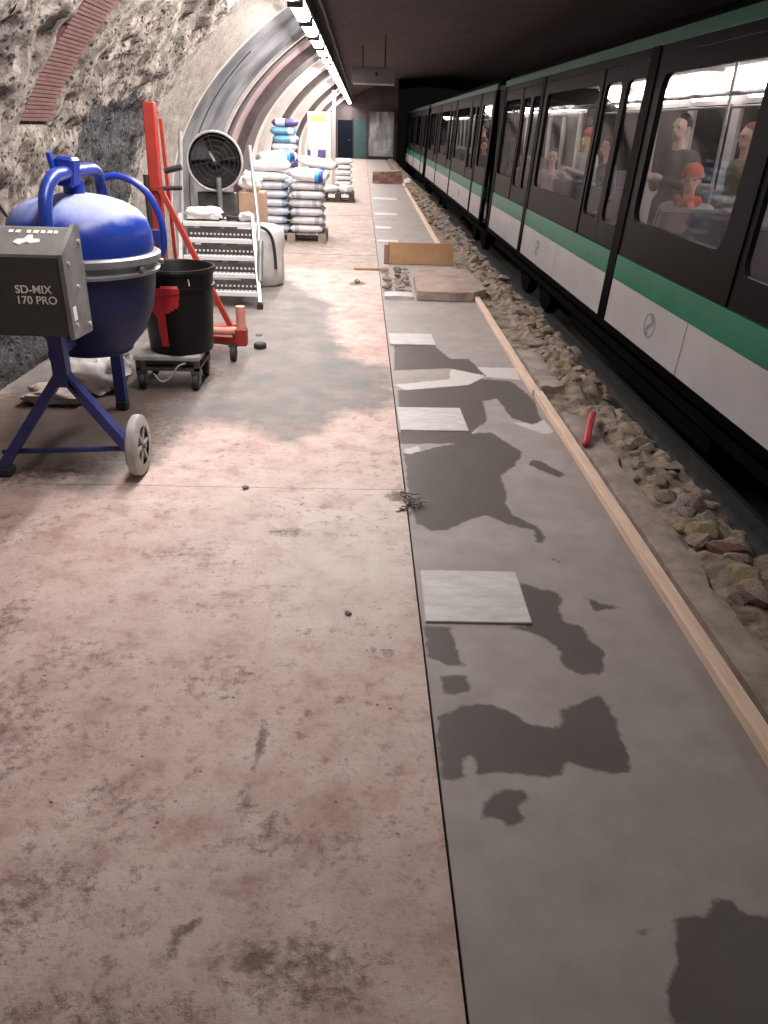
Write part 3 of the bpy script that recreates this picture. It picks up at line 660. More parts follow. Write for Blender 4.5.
def cached(key, fn):
    if key not in MESHC: MESHC[key] = fn()
    return MESHC[key]
def part(name, me, parent, loc=(0, 0, 0)): return add_obj(name, me, parent, loc)
def mb(name, material, fn, bevel=0.0, smooth=None):
    m = MB(); fn(m); return m.mesh(name, material, bevel, smooth)
def door_leaf_mesh(w):
    return mb('door_leaf', 'car_black', lambda m: holed(m, 0, w, .585, 2.22, .08, w-.07, .80, 2.08, .1, .012, .05))
def make_car(label, y0, length, posts, detail):
    c = thing('metro_car', label, 'train car', (TX, y0, 0), group='cars of the metro train')
    Lc = length
    P = lambda name, me, loc=(0, 0, 0), par=None: part(name, me, par or c, loc)
    # long bands, broken at the black posts as on the real body
    segs = []; prev = 0.0
    for p in posts: segs.append((prev, p-.06)); prev = p+.06
    segs.append((prev, Lc))
    for a, b in segs:
        if b-a < .15: continue
        n = max(1, round((b-a)/2.3)); w = (b-a)/n
        for i in range(n):
            P('skirt_panel', mb('skirt_panel', 'car_white', lambda m: side_box(m, .008, w-.008, -.05, .355)), (0, a+i*w, 0))
        P('green_stripe', mb('green_stripe', 'car_green', lambda m: side_box(m, 0, b-a, .36, .575, -.004, .04)), (0, a, 0))
        P('header', mb('header', 'car_black', lambda m: side_box(m, 0, b-a, 2.225, 2.30)), (0, a, 0))
    for p in posts: P('post', cached('post', lambda: mb('post', 'car_pillar', lambda m: side_box(m, -.11, .11, -.06, 2.30, -.012, .06))), (0, p, 0))
    for p in (.11, Lc-.11): P('post', cached('post', lambda: None), (0, p, 0))
    P('bottom_rail', mb('bottom_rail', 'car_pillar', lambda m: side_box(m, 0, Lc, -.12, -.055, -.006, .05)))
    P('roof_stripe', mb('roof_stripe', 'car_roof_green', lambda m: side_box(m, 0, Lc, 2.305, 2.40, -.006, .05)))
    # door leaves and window panels
    def window(a, b, wa, wb):
        f = P('window_panel', mb('window_panel', 'car_black', lambda m: holed(m, 0, b-a, .58, 2.22, wa-a, wb-a, .90, 2.08, .12)), (0, a, 0))
        P('pane', mb('pane', 'car_glass', lambda m: pane(m, wa-a-.01, wb-a+.01, .89, 2.09)), (0, 0, 0), f)
    def door(a):
        for i in range(2):
            d = P('door', cached('leaf', lambda: door_leaf_mesh(.72)), (0, a+i*.73, 0))
            P('pane', cached('leafpane', lambda: mb('pane', 'car_glass', lambda m: pane(m, .07, .66, .79, 2.09, .03))), (0, 0, 0), d)
    for i, p in enumerate(posts):
        door(p+.07)
        a = p+.07+1.46; b = (posts[i+1] if i+1 < len(posts) else Lc+.02)-.07
        window(a, b, a+(.28 if i == 0 else .1), b-.22)
    if posts[0] > .8: window(.02, posts[0]-.07, .25, posts[0]-.3)
    # shell: roof, far side, floor, ends
    def roof(m):
        pr = [(.05+sx_(2.4), 2.39)] + [(CW/2+(CW/2-.17)*math.cos(t), 2.39+.26*math.sin(t)) for t in np.linspace(PI, 0, 14)]
        m.prism(pr, 'y', 0, Lc)
    P('roof', mb('roof', 'car_black', roof, smooth=30))
    P('inner_ceiling', mb('inner_ceiling', 'car_inside', lambda m: m.bx(.2, CW-.15, .05, Lc-.05, 2.33, 2.37)))
    P('floor_plate', mb('floor_plate', 'car_floor', lambda m: m.bx(.05, CW-.05, 0, Lc, -.1, -.02)))
    fs = mb('far_side', 'car_inside', lambda m: m.bx(CW-.08, CW-.02, 0, Lc, -.02, .9).bx(CW-.10, CW-.06, 0, Lc, 2.0, 2.36))
    far = P('far_side', fs)
    for y in np.arange(.6, Lc-1.2, 1.5): P('window_post', cached('wpost', lambda: mb('window_post', 'car_inside', lambda m: m.bx(CW-.1, CW-.03, -.12, .12, .9, 2.0))), (0, float(y), 0), far)
    P('far_pane', mb('far_pane', 'car_black', lambda m: m.bx(CW-.05, CW-.04, 0, Lc, .9, 2.0)), (0, 0, 0), far)
    for y in (0.0, Lc-.06): P('end_wall', cached('ewall', lambda: mb('end_wall', 'car_black', lambda m: m.bx(.12, .50, 0, .06, -.1, 2.30).bx(CW-.50, CW-.12, 0, .06, -.1, 2.36).bx(.5, CW-.5, 0, .06, 2.02, 2.36))), (0, float(y), 0))
    # inside: lights, rails, poles, seats
    k = 0
    for y in np.arange(.45, Lc-1.2, 1.75):
        P('ceiling_light', cached('clight', lambda: mb('ceiling_light', 'car_light', lambda m: m.prism([(1.75, 2.30), (2.12, 2.04), (2.15, 2.07), (1.78, 2.33)], 'y', 0, 1.15))), (0, float(y), 0))
        P('ceiling_light', cached('clight2', lambda: mb('ceiling_light', 'car_light', lambda m: m.bx(.62, .74, 0, 1.15, 2.30, 2.33))), (0, float(y), 0))
    if detail:
        for x in (.55, 1.85): P('grab_rail', mb('grab_rail', 'steel_grey', lambda m: m.tube([(x, .3, 1.93), (x, Lc-.3, 1.93)], .017, 8)))
        for p in posts:
            P('grab_pole', cached('gpole', lambda: mb('grab_pole', 'aluminium', lambda m: m.tube([(1.2, 0, -.02), (1.2, 0, 2.33)], .018, 8))), (0, p+.8, 0))
        for p in posts:
            for q, fl in ((1.75, 1), (3.6, -1)):
                if p+q > Lc-.5: continue
                for xx in (.12, 1.62):
                    def seat(m, fl=fl):
                        m.bx(0, .66, -.2, .22, .36, .46)
                        yb = .24*fl; m.box((.33, yb, .74), (.66, .07, .62), (fl*-.12, 0, 0)); m.bx(.05, .12, -.1, .1, -.02, .36); m.bx(.54, .61, -.1, .1, -.02, .36)
                    P('seat', cached(('seat', fl), lambda: mb('seat', 'seat_fabric', seat, bevel=.02)), (xx, p+q, 0))
    # underframe and wheels
    P('underframe', mb('underframe', 'car_under', lambda m: m.bx(.18, CW-.18, .1, Lc-.1, -.38, -.1).bx(.3, CW-.3, Lc*.36, Lc*.64, -.62, -.38)))
    for y in (Lc*.14, Lc*.24, Lc*.77, Lc*.87):
        P('wheel_set', cached('wset', lambda: mb('wheel_set', 'car_under', lambda m: m.lathe([(.43, -.06), (.43, .05), (.46, .05), (.46, .08)], 24, (.48, 0, -.45), (0, PI/2, 0)).lathe([(.43, -.06), (.43, .05)], 24, (1.92, 0, -.45), (0, PI/2, 0)).tube([(.4, 0, -.45), (2, 0, -.45)], .06, 8))), (0, y, 0))
    return c
car1 = make_car('nearest metro car, green and white with lit windows', -.25, 15.85, [3.9, 7.95, 12.5], True)
car2 = make_car('second metro car, beyond the first black gangway gap', 16.55, 15.5, [1.98, 6.7, 11.2], True)
car3 = make_car('farthest metro car, dim at the end of the tunnel', 33.0, 15.5, [1.98, 6.7, 11.2], False)
for i, y in enumerate((15.6, 32.05)):
    g = thing('gangway_bellows', ['black gangway bellows after the nearest metro car', 'black gangway bellows before the farthest metro car'][i], 'bellows', (TX, y, 0))
    m = MB()
    for k in range(9): e = .04 if k % 2 else 0; ya, yb = k*.105, k*.105+.105; m.bx(.22-e, .46, ya, yb, 0, 2.28).bx(CW-.46, CW-.2+e, ya, yb, 0, 2.28).bx(.46, CW-.46, ya, yb, 2.05, 2.28).bx(.46, CW-.46, ya, yb, 0, .05)
    add_obj('bellows', m.mesh('bellows', 'rubber'), g)
    add_obj('coupler', MB().bx(1.05, 1.4, 0, .95, -.55, -.35).mesh('coupler', 'car_under'), g)
# round emblem with a curved stroke on the white skirt, near the doors
def emblem(y, par):
    m = MB(); n = 22; z0 = .165
    pts = [(.0, .12*math.cos(a), z0+.095*math.sin(a)) for a in np.linspace(0, 2*PI, n, endpoint=False)]
    def band(pp, w, closed):
        P = [Vector(p) for p in pp]; vs = []; k = len(P)
        for i in range(k):
            a = P[(i-1) % k] if closed else P[max(i-1, 0)]; b = P[(i+1) % k] if closed else P[min(i+1, k-1)]
            t = (b-a).normalized(); q = Vector((0, -t.z, t.y))*w/2
            for s in (1, -1):
                r = P[i]+q*s; vs.append((sx_(r.z)-.0025, r.y, r.z)); vs.append((sx_(r.z)+.001, r.y, r.z))
        fs = []
        for i in range(k if closed else k-1):
            j = (i+1) % k; fs += [(4*i, 4*i+2, 4*j+2, 4*j), (4*i+1, 4*j+1, 4*j+3, 4*i+3), (4*i, 4*j, 4*j+1, 4*i+1), (4*i+2, 4*i+3, 4*j+3, 4*j+2)]
        m.add(vs, fs)
    band(pts, .016, True)
    band([(0, -.055*math.sin(a*1.2), z0+.085-.17*a/5.2) for a in np.linspace(0, 5.2, 16)], .042, False)
    o = add_obj('emblem', m.mesh('emblem', 'mark_green'), par, (0, y, 0)); tag(o, 'small grey green round emblem')
emblem(6.40+.25, car1); emblem(11.03+.25, car1); emblem(20.6-16.55, car2)

# ------------------------------------------------------------------ people in the train
def capsule(m, a, ra, b, rb, seg=12):
    a, b = Vector(a), Vector(b); d = b-a; l = d.length
    if l < 1e-5: d = Vector((0, 0, 1)); l = 1e-5
    d.normalize(); u = d.orthogonal().normalized(); w = d.cross(u); rings = []
    for i in range(4): t = -PI/2+PI/2*i/3*.96+.03; rings.append((a+d*ra*math.sin(t), ra*math.cos(t)))
    for i in range(4): t = PI/2*i/3*.96; rings.append((b+d*rb*math.sin(t), rb*math.cos(t)))
    vs = [c+(u*math.cos(2*PI*k/seg)+w*math.sin(2*PI*k/seg))*r for c, r in rings for k in range(seg)]
    fs = [(i*seg+k, i*seg+(k+1) % seg, (i+1)*seg+(k+1) % seg, (i+1)*seg+k) for i in range(7) for k in range(seg)]
    fs += [tuple(range(seg))[::-1], tuple(7*seg+k for k in range(seg))]; m.add(vs, fs)
def ellipsoid(m, c, r, n=14):
    vs = []; fs = []
    for j in range(1, n):
        for k in range(2*n):
            t, p = PI*j/n, PI*k/n; vs.append((c[0]+r[0]*math.sin(t)*math.cos(p), c[1]+r[1]*math.sin(t)*math.sin(p), c[2]+r[2]*math.cos(t)))
    w = 2*n
    fs = [(j*w+k, j*w+(k+1) % w, (j+1)*w+(k+1) % w, (j+1)*w+k) for j in range(n-2) for k in range(w)]
    fs += [tuple(range(w)), tuple((n-2)*w+k for k in range(w))[::-1]]; m.add(vs, fs)
def person(label, loc, rz, pose, coat, legs, hair, skin=(0.55, 0.33, 0.25), hat=None, scarf=None, h=1.0, shoe=(0.03, 0.028, 0.03)):
    # faces local -Y. every limb tapers from joint to joint, then all is fused to one skin
    caps = []
    def C(a, ra, b, rb, t): caps.append((Vector(a), ra, Vector(b), rb, t))
    sit = pose.startswith('sit')
    pz = .56 if sit else .94
    C((0, 0, pz), .135, (0, .01, pz+.2), .125, 'coat'); C((-.06, 0, pz+.02), .12, (.06, 0, pz+.02), .12, 'coat')
    C((0, .01, pz+.2), .13, (0, .01, pz+.40), .13, 'coat'); C((-.08, .01, pz+.38), .105, (.08, .01, pz+.38), .105, 'coat')
    C((-.15, .01, pz+.46), .07, (.15, .01, pz+.46), .07, 'coat'); C((0, .01, pz+.46), .065, (0, -.005, pz+.60), .052, 'skin')
    hz = pz+.70
    for s in (-1, 1):
        sh = (s*.185, .01, pz+.45)
        if pose == 'stand_hold' and s == 1: el, wr = (s*.27, -.12, pz+.62), (s*.22, -.22, pz+.85)
        elif sit: el, wr = (s*.24, -.03, pz+.19), (s*.10, -.24, pz+.14)
        else: el, wr = (s*.235, .03, pz+.17), (s*.22, -.10, pz-.04) if pose != 'stand_phone' else (s*.07, -.24, pz+.26)
        C(sh, .068, el, .052, 'coat'); C(el, .052, wr, .036, 'coat')
        d = (Vector(wr)-Vector(el)).normalized(); q = d.orthogonal().normalized(); w2 = d.cross(q)
        palm = Vector(wr)+d*.085; C(wr, .026, palm, .034, 'skin')
        for i, ln in enumerate((.055, .068, .074, .066)):
            b0 = palm + w2*(-.030+.02*i)*1.0; b1 = b0+d*ln*.55+q*.010; b2 = b1+d*ln*.4+q*.028
            C(b0, .0105, b1, .0100, 'skin'); C(b1, .0100, b2, .009, 'skin')
        tb = Vector(wr)+d*.03+w2*-.028; C(tb, .0125, tb+d*.045+w2*-.028+q*.012, .010, 'skin')
        if sit:
            hp, kn, an = (s*.09, -.02, pz-.03), (s*.12, -.42, .53), (s*.12, -.40, .10)
        else: hp, kn, an = (s*.09, 0, .92), (s*.10, -.03+.02*s, .50), (s*.11, .03+.05*s, .10)
        C(hp, .098, kn, .064, 'legs'); C(kn, .064, an, .042, 'legs'); C((an[0], an[1]+.02, .055), .045, (an[0]+.02*s, an[1]-.16, .04), .036, 'shoe')
    if hair[1] and not sit: C((0, .0, .95), .155, (0, .0, .72), .16, 'coat')
    m = MB()
    for a, ra, b, rb, t in caps: capsule(m, a, ra, b, rb)
    # head: skull, jaw, nose, ears, brow
    ellipsoid(m, (0, .005, hz+.03), (.075, .095, .105)); ellipsoid(m, (0, -.02, hz-.045), (.055, .066, .065)); capsule(m, (0, -.088, hz+.02), .010, (0, -.108, hz-.02), .016)
    for s in (-1, 1): ellipsoid(m, (s*.076, .01, hz), (.014, .022, .032), 8)
    capsule(m, (-.035, -.083, hz+.038), .012, (.035, -.083, hz+.038), .012); capsule(m, (-.02, -.082, hz-.055), .009, (.02, -.082, hz-.055), .009)
    me0 = m.mesh('body_raw', 'rubber'); tmp = bpy.data.objects.new('tmp', me0); COL.objects.link(tmp)
    md = tmp.modifiers.new('r', 'REMESH'); md.mode = 'VOXEL'; md.voxel_size = .0105; md.use_smooth_shade = True
    sm = tmp.modifiers.new('s', 'SMOOTH'); sm.factor = .5; sm.iterations = 2
    dg = bpy.context.evaluated_depsgraph_get(); me = bpy.data.meshes.new_from_object(tmp.evaluated_get(dg)); bpy.data.objects.remove(tmp)
    me.materials.clear(); me.name = 'person'
    names = []
    for t, col in (('skin', skin), ('coat', coat), ('legs', legs), ('shoe', shoe)):
        key = 'cloth_%s_%02x%02x%02x' % (t, *[int(q*255) for q in col])
        if key not in MATS: mat(key, col, tuple(q*.8 for q in col), 14, .8 if t != 'skin' else .5, bmp=0 if t == 'skin' else .2)
        me.materials.append(MATS[key]); names.append(t)
    n = len(me.polygons); cen = np.zeros(n*3); me.polygons.foreach_get('center', cen); cen = cen.reshape(-1, 3)
    best = np.full(n, 1e9); idx = np.zeros(n, int)
    for a, ra, b, rb, t in caps:
        A, Bv = np.array(a), np.array(b); e = Bv-A; tt = np.clip(((cen-A)@e)/(e@e+1e-9), 0, 1)
        d = np.linalg.norm(cen-(A+tt[:, None]*e), axis=1)-(ra+(rb-ra)*tt); k = d < best; best[k] = d[k]; idx[k] = names.index(t)
    idx[cen[:, 2] > pz+.53] = 0
    me.polygons.foreach_set('material_index', idx.astype(np.int32)); me.shade_smooth()
    root = add_obj('person', me, None, loc); root.rotation_euler = (0, 0, rz); root.scale = (h, h, h); tag(root, label, 'person', 'passengers in the metro train')
    me.update()
    hc, longh = hair
    key = 'hair_%02x%02x%02x' % tuple(int(q*255) for q in hc)
    if key not in MATS: mat(key, hc, tuple(q*.6 for q in hc), 30, .6, sc=(4, 4, 1))
    hm = MB(); ellipsoid(hm, (0, .018, hz+.048), (.084, .096, .100), 14)
    # open the face: push the front of the cap back
    hm.v = [((x, y if (z > hz+.085 or y > -.02) else -.02+(y+.02)*.1, z)) for x, y, z in hm.v]
    if longh: capsule(hm, (-.03, .06, hz+.02), .06, (-.04, .075, hz-.16), .045); capsule(hm, (.03, .06, hz+.02), .06, (.04, .075, hz-.16), .045)
    add_obj('hair', hm.mesh('hair', key, smooth=60), root)
    em = MB()
    for s in (-1, 1): ellipsoid(em, (s*.03, -.080, hz+.015), (.013, .010, .008), 6)
    add_obj('eyes', em.mesh('eyes', 'rubber', smooth=60), root)
    if hat:
        key = 'hat_%02x%02x%02x' % tuple(int(q*255) for q in hat); 
        if key not in MATS: mat(key, hat, None, 20, .9)
        a = MB(); ellipsoid(a, (0, .01, hz+.075), (.094, .108, .085), 12); a.lathe([(.088, -.02), (.105, -.02), (.105, .02), (.088, .02)], 20, (0, .01, hz+.055)); add_obj('hat', a.mesh('hat', key, smooth=50), root)
    if scarf:
        key = 'scarf_%02x%02x%02x' % tuple(int(q*255) for q in scarf)
        if key not in MATS: mat(key, scarf, None, 18, .9)
        a = MB(); a.tube([(.085*math.cos(t), .01+.085*math.sin(t), pz+.535+.012*math.sin(3*t)) for t in np.linspace(0, 2*PI, 20, endpoint=False)], .042, 8, True)
        a.tube([(.03, -.08, pz+.53), (.04, -.145, pz+.42), (.045, -.15, pz+.28)], [.036, .034, .03], 8); add_obj('scarf', a.mesh('scarf', key, smooth=60), root)
    return root
FL = -.02
person('standing passenger in a dark jacket behind the nearest window', (3.22, 8.5, FL), -1.0, 'stand_phone', (.045, .042, .055), (.03, .03, .04), ((.03, .02, .015), False), (.62, .40, .33), h=1.03)
person('seated passenger in a grey coat with an orange red scarf and hat', (3.02, 7.5, FL), -.4, 'sit', (.42, .38, .38), (.10, .10, .13), ((.10, .05, .03), True), (.66, .40, .33), hat=(.62, .10, .06), scarf=(.66, .12, .07), h=1.0)
person('standing passenger in an olive coat behind the nearest window', (3.62, 7.82, FL), -1.5, 'stand', (.25, .22, .15), (.05, .05, .06), ((.25, .08, .04), True), (.6, .36, .28), h=.99)
person('standing passenger in a pale grey coat and red cap at the doors', (3.2, 11.85, FL), -1.3, 'stand_phone', (.44, .41, .42), (.16, .15, .17), ((.05, .03, .02), False), hat=(.5, .05, .06), h=.95)
person('short passenger in a navy jacket standing at the doors', (2.92, 9.88, FL), -1.5, 'stand', (.04, .06, .11), (.10, .11, .14), ((.06, .035, .02), False), (.66, .42, .35), h=.9, shoe=(.62, .6, .52))
person('seated passenger in a mauve jumper behind the second window', (3.05, 13.3, FL), -.35, 'sit', (.36, .27, .30), (.08, .08, .10), ((.05, .03, .02), True), h=1.0)
person('seated passenger in a dark green coat in the second car', (3.05, 20.9, FL), -.35, 'sit', (.05, .09, .07), (.06, .06, .08), ((.03, .02, .015), True))
person('standing passenger in a burgundy coat in the second car', (3.3, 22.9, FL), -1.6, 'stand', (.22, .05, .07), (.05, .05, .06), ((.03, .02, .02), False))

# ------------------------------------------------------------------ lettering helper
def letters(name, txt, size, material, parent, loc, rot, align='LEFT', depth=.0008):
    cu = bpy.data.curves.new(name, 'FONT'); cu.body = txt; cu.size = size; cu.extrude = depth; cu.align_x = align; cu.space_line = 1.15; cu.offset = .0004
    t = bpy.data.objects.new('tmp', cu); COL.objects.link(t)
    me = bpy.data.meshes.new_from_object(t.evaluated_get(bpy.context.evaluated_depsgraph_get())); bpy.data.objects.remove(t)
    me.materials.clear(); me.materials.append(MATS[material]); me.name = name
    o = add_obj(name, me, parent); o.location = Vector(loc)-wloc(parent); o.rotation_euler = rot; return o

# ------------------------------------------------------------------ concrete mixer
DX, DY = -1.40, 4.06
mx = thing('concrete_mixer', 'blue drum concrete mixer with a grey motor box and wheels', 'concrete mixer', (DX, DY, 0))
up = [(.345, .975), (.350, 1.03), (.345, 1.09), (.328, 1.145), (.29, 1.19), (.23, 1.225), (.15, 1.25), (.08, 1.262), (.01, 1.265)]
dome = MB().lathe(up, 48, (DX, DY, 0)).build('drum_base', 'blue_dusty', mx, smooth=40)
lo = [(.15, .49), (.175, .49), (.20, .52), (.27, .60), (.315, .71), (.338, .82), (.347, .91)]
cone = MB().lathe([(.165, .51)] + lo[1:], 48, (DX, DY, 0)).build('drum_cone', 'blue_dark', mx, smooth=40)
MB().tube([(DX+.18*math.cos(a), DY+.18*math.sin(a), .505) for a in np.linspace(0, 2*PI, 32, endpoint=False)], .014, 8, True).build('mouth_rim', 'blue_dark', cone, smooth=40)
rg = MB().lathe([(.34, .90), (.368, .905), (.374, .92), (.358, .93), (.358, .95), (.378, .96), (.38, .99), (.366, 1.0), (.34, 1.0)], 56, (DX, DY, 0), caps=False).build('ring_gear', 'ring_grey', mx, smooth=25)
for k in range(8):
    a = 2*PI*k/8+.3; MB().lathe([(.001, -.012), (.014, -.012), (.014, .012), (.001, .012)], 6, (DX+.378*math.cos(a), DY+.374*math.sin(a), .938), (0, PI/2, a)).build('bolt', 'steel_grey', rg)
# bow arm over the drum, bearing block on top
bow = [(DX+.005, 3.62, .95), (DX+.005, 3.62, 1.12), (DX+.008, 3.635, 1.23), (DX+.012, 3.68, 1.31), (DX+.018, 3.76, 1.352), (DX+.02, 3.86, 1.362), (DX+.015, 4.26, 1.362), (DX+.01, 4.38, 1.35), (DX, 4.47, 1.31), (DX-.01, 4.52, 1.22), (DX-.01, 4.53, .95)]
def smooth_path(p, n=4):
    P = [Vector(q) for q in p]; out = []
    for i in range(len(P)-1):
        a, b, c, d = P[max(i-1, 0)], P[i], P[i+1], P[min(i+2, len(P)-1)]
        for k in range(n):
            t = k/n; out.append(.5*((2*b)+(c-a)*t+(2*a-5*b+4*c-d)*t*t+(3*b-a-3*c+d)*t**3))
    return out+[P[-1]]
MB().tube(smooth_path(bow), .030, 12).build('bow_arm', 'blue_paint', mx, smooth=50)
hub = MB().box((DX+.01, 3.98, 1.365), (.085, .11, .13), (.0, .12, 0)).build('bearing_block', 'blue_paint', mx, bevel=.012)
MB().lathe([(.05, 1.255), (.05, 1.32), (.03, 1.325)], 16, (DX, DY, 0)).build('bearing_stub', 'blue_paint', mx, smooth=40)
MB().box((DX-.035, 3.92, 1.40), (.02, .05, .10), (.1, -.15, 0)).build('lug', 'blue_paint', hub, bevel=.004)
# tilting hoop on the far side
hoop = [(DX+.02, 4.50, 1.31), (DX+.09, 4.50, 1.32), (DX+.17, 4.50, 1.295), (DX+.24, 4.50, 1.235), (DX+.285, 4.50, 1.15), (DX+.305, 4.50, 1.05), (DX+.30, 4.50, .95), (DX+.26, 4.50, .89)]
MB().tube(smooth_path(hoop), .018, 10).build('tilt_hoop', 'blue_paint', mx, smooth=50)
MB().box((DX+.27, 4.49, 1.01), (.05, .04, .09)).build('catch', 'blue_frame', mx, bevel=.006)
# motor box
bxm = MB().prism([(3.35, .735), (3.575, .72), (3.575, 1.16), (3.54, 1.168), (3.345, 1.075)], 'x', -1.86, -1.25)
mbx = bxm.build('motor_box', 'motor_grey', mx, bevel=.008)
MB().prism([(3.345, .725), (3.585, .71), (3.585, 1.17), (3.54, 1.18), (3.337, 1.082)], 'x', -1.26, -1.24).build('side_flange', 'steel_grey', mbx)
for y, z in ((3.39, .78), (3.39, 1.04), (3.55, .75), (3.55, 1.11), (3.47, .93)): MB().lathe([(.009, -.006), (.009, .006)], 10, (-1.238, y, z), (0, PI/2, 0)).build('screw', 'aluminium', mbx)
MB().bx(-1.241, -1.2385, 3.37, 3.41, .80, .86).build('sticker', 'white_sheet', mbx)
letters('lettering', 'SD-MIX', .047, 'white_print', mbx, (-1.462, 3.345, .921), (PI/2-.02, 0, 0)); letters('lettering', '170 PRO', .047, 'white_print', mbx, (-1.466, 3.346, .876), (PI/2-.02, 0, 0))
sl = math.atan2(.093, .195)
for k, (x, w) in enumerate([(-1.50, .018), (-1.47, .02), (-1.425, .016), (-1.395, .022), (-1.365, .016), (-1.335, .02), (-1.31, .014)]):
    MB().box((x, 3.50, 1.1505), (w, .022, .003), (sl, 0, .1*(-1)**k)).build('worn_letter', 'white_print', mbx)
def smear():
    pts = [(-1.47, 3.425), (-1.44, 3.41), (-1.415, 3.43), (-1.40, 3.42), (-1.36, 3.43), (-1.365, 3.45), (-1.395, 3.45), (-1.40, 3.475), (-1.42, 3.475), (-1.43, 3.45), (-1.46, 3.445)]
    n = len(pts); zz = lambda y: 1.075+(y-3.345)*.4769
    vs = [(x, y, zz(y)+.0045) for x, y in pts]+[(x, y, zz(y)-.002) for x, y in pts]
    return MB().add(vs, [tuple(range(n)), tuple(range(n, 2*n))[::-1]]+[(i, n+i, n+(i+1) % n, (i+1) % n) for i in range(n)])
smear().build('cement_smear', 'white_print', mbx)
# stand: front and rear trestles, stay bar, wheel
fr = MB().bar((-1.39, 3.52, .735), (-1.39, 3.52, .46), .065, .065).build('front_post', 'blue_frame', mx)
MB().bar((-1.385, 3.52, .52), (-1.125, 3.52, .15), .045, .06, (0, 1, 0)).build('leg', 'blue_frame', mx)
MB().bar((-1.395, 3.52, .52), (-1.74, 3.50, .05), .045, .06, (0, 1, 0)).build('leg', 'blue_frame', mx)
MB().prism([(-1.43, .46), (-1.35, .46), (-1.30, .40), (-1.36, .50), (-1.42, .50), (-1.48, .40)], 'y', 3.49, 3.50).build('gusset', 'blue_frame', mx)
MB().tube([(-1.74, 3.52, .115), (-1.13, 3.52, .145)], .014, 8).build('stay_bar', 'blue_frame', mx)
MB().bx(-1.79, -1.70, 3.46, 3.54, 0, .05).build('foot', 'rubber', mx, bevel=.01)
MB().bar((-1.44, 4.50, 1.0), (-1.44, 4.50, .06), .06, .06).build('rear_post', 'blue_frame', mx)
MB().bx(-1.475, -1.405, 4.465, 4.535, 0, .06).build('foot', 'rubber', mx, bevel=.01)
MB().bar((-1.42, 3.52, .60), (-1.44, 4.50, .60), .04, .04).build('cross_beam', 'blue_frame', mx)
wh = MB().lathe([(.095, -.028), (.135, -.028), (.15, -.018), (.153, 0), (.15, .018), (.135, .028), (.095, .028)], 36, (-1.085, 3.545, .153), (0, PI/2, 0), caps=False).build('wheel', 'rim_grey', mx, smooth=40)
MB().lathe([(.02, -.012), (.102, -.012), (.102, .006), (.02, .006)], 32, (-1.078, 3.545, .153), (0, PI/2, 0)).build('hub_disc', 'rubber', wh)
for k in range(6):
    a = PI*k/3; MB().bar((-1.066, 3.545+.025*math.cos(a), .153+.025*math.sin(a)), (-1.066, 3.545+.098*math.cos(a), .153+.098*math.sin(a)), .018, .014, (1, 0, 0)).build('spoke', 'rim_grey', wh)
MB().tube([(-1.16, 3.545, .153), (-1.045, 3.545, .153)], .016, 10).build('axle', 'steel_grey', wh)

# ------------------------------------------------------------------ bucket on its trolley
TXc, TYc = -1.235, 5.08
tr = thing('trolley', 'low grey steel trolley on castors under the black bucket', 'trolley', (TXc, TYc, 0))
MB().bx(-1.46, -1.03, 4.88, 5.30, .195, .235).build('top_plate', 'rim_grey', tr, bevel=.01)
MB().bx(-1.45, -1.04, 4.89, 5.29, .13, .15).bx(-1.45, -1.42, 4.89, 4.92, .1, .2).bx(-1.07, -1.04, 4.89, 4.92, .1, .2).bx(-1.45, -1.42, 5.26, 5.29, .1, .2).bx(-1.07, -1.04, 5.26, 5.29, .1, .2).build('frame', 'steel_dark', tr)
MB().bx(-1.40, -1.09, 4.93, 5.2, .152, .19).build('battery_box', 'steel_dark', tr, bevel=.008)
for x in (-1.42, -1.07):
    for y in (4.92, 5.26):
        cs = MB().lathe([(.012, -.018), (.05, -.018), (.055, -.01), (.055, .01), (.05, .018), (.012, .018)], 20, (x, y, .055), (0, PI/2, 0)).build('castor', 'rubber', tr, smooth=40)
        MB().bx(x-.028, x-.021, y-.025, y+.025, .04, .12).bx(x+.021, x+.028, y-.025, y+.025, .04, .12).bx(x-.028, x+.028, y-.025, y+.025, .11, .131).build('fork', 'steel_grey', cs)
        MB().lathe([(.02, -.022), (.02, .022)], 12, (x, y, .055), (0, PI/2, 0)).build('hub', 'aluminium', cs)
MB().tube(smooth_path([(-1.33, 4.86, .12), (-1.28, 4.85, .07), (-1.22, 4.86, .10), (-1.17, 4.86, .17), (-1.12, 4.87, .19)]), .006, 6).build('cord', 'rim_grey', tr)
BK = (TXc+.055, TYc, .236)
bk = thing('bucket', 'large black plastic mixing bucket with a red paint mark', 'bucket', BK)
MB().lathe([(.20, 0), (.205, .01), (.236, .50), (.252, .505), (.256, .52), (.250, .535), (.236, .535), (.228, .525), (.195, .03), (.01, .025)], 48, BK, caps=False).add([(BK[0]+.2*math.cos(2*PI*k/48), BK[1]+.2*math.sin(2*PI*k/48), BK[2]) for k in range(48)], [tuple(range(48))]).build('tub', 'black_plastic', bk, smooth=35)
MB().lathe([(.229, .40), (.240, .405), (.241, .425), (.232, .43)], 48, BK, caps=False).build('rib', 'black_plastic', bk, smooth=30)
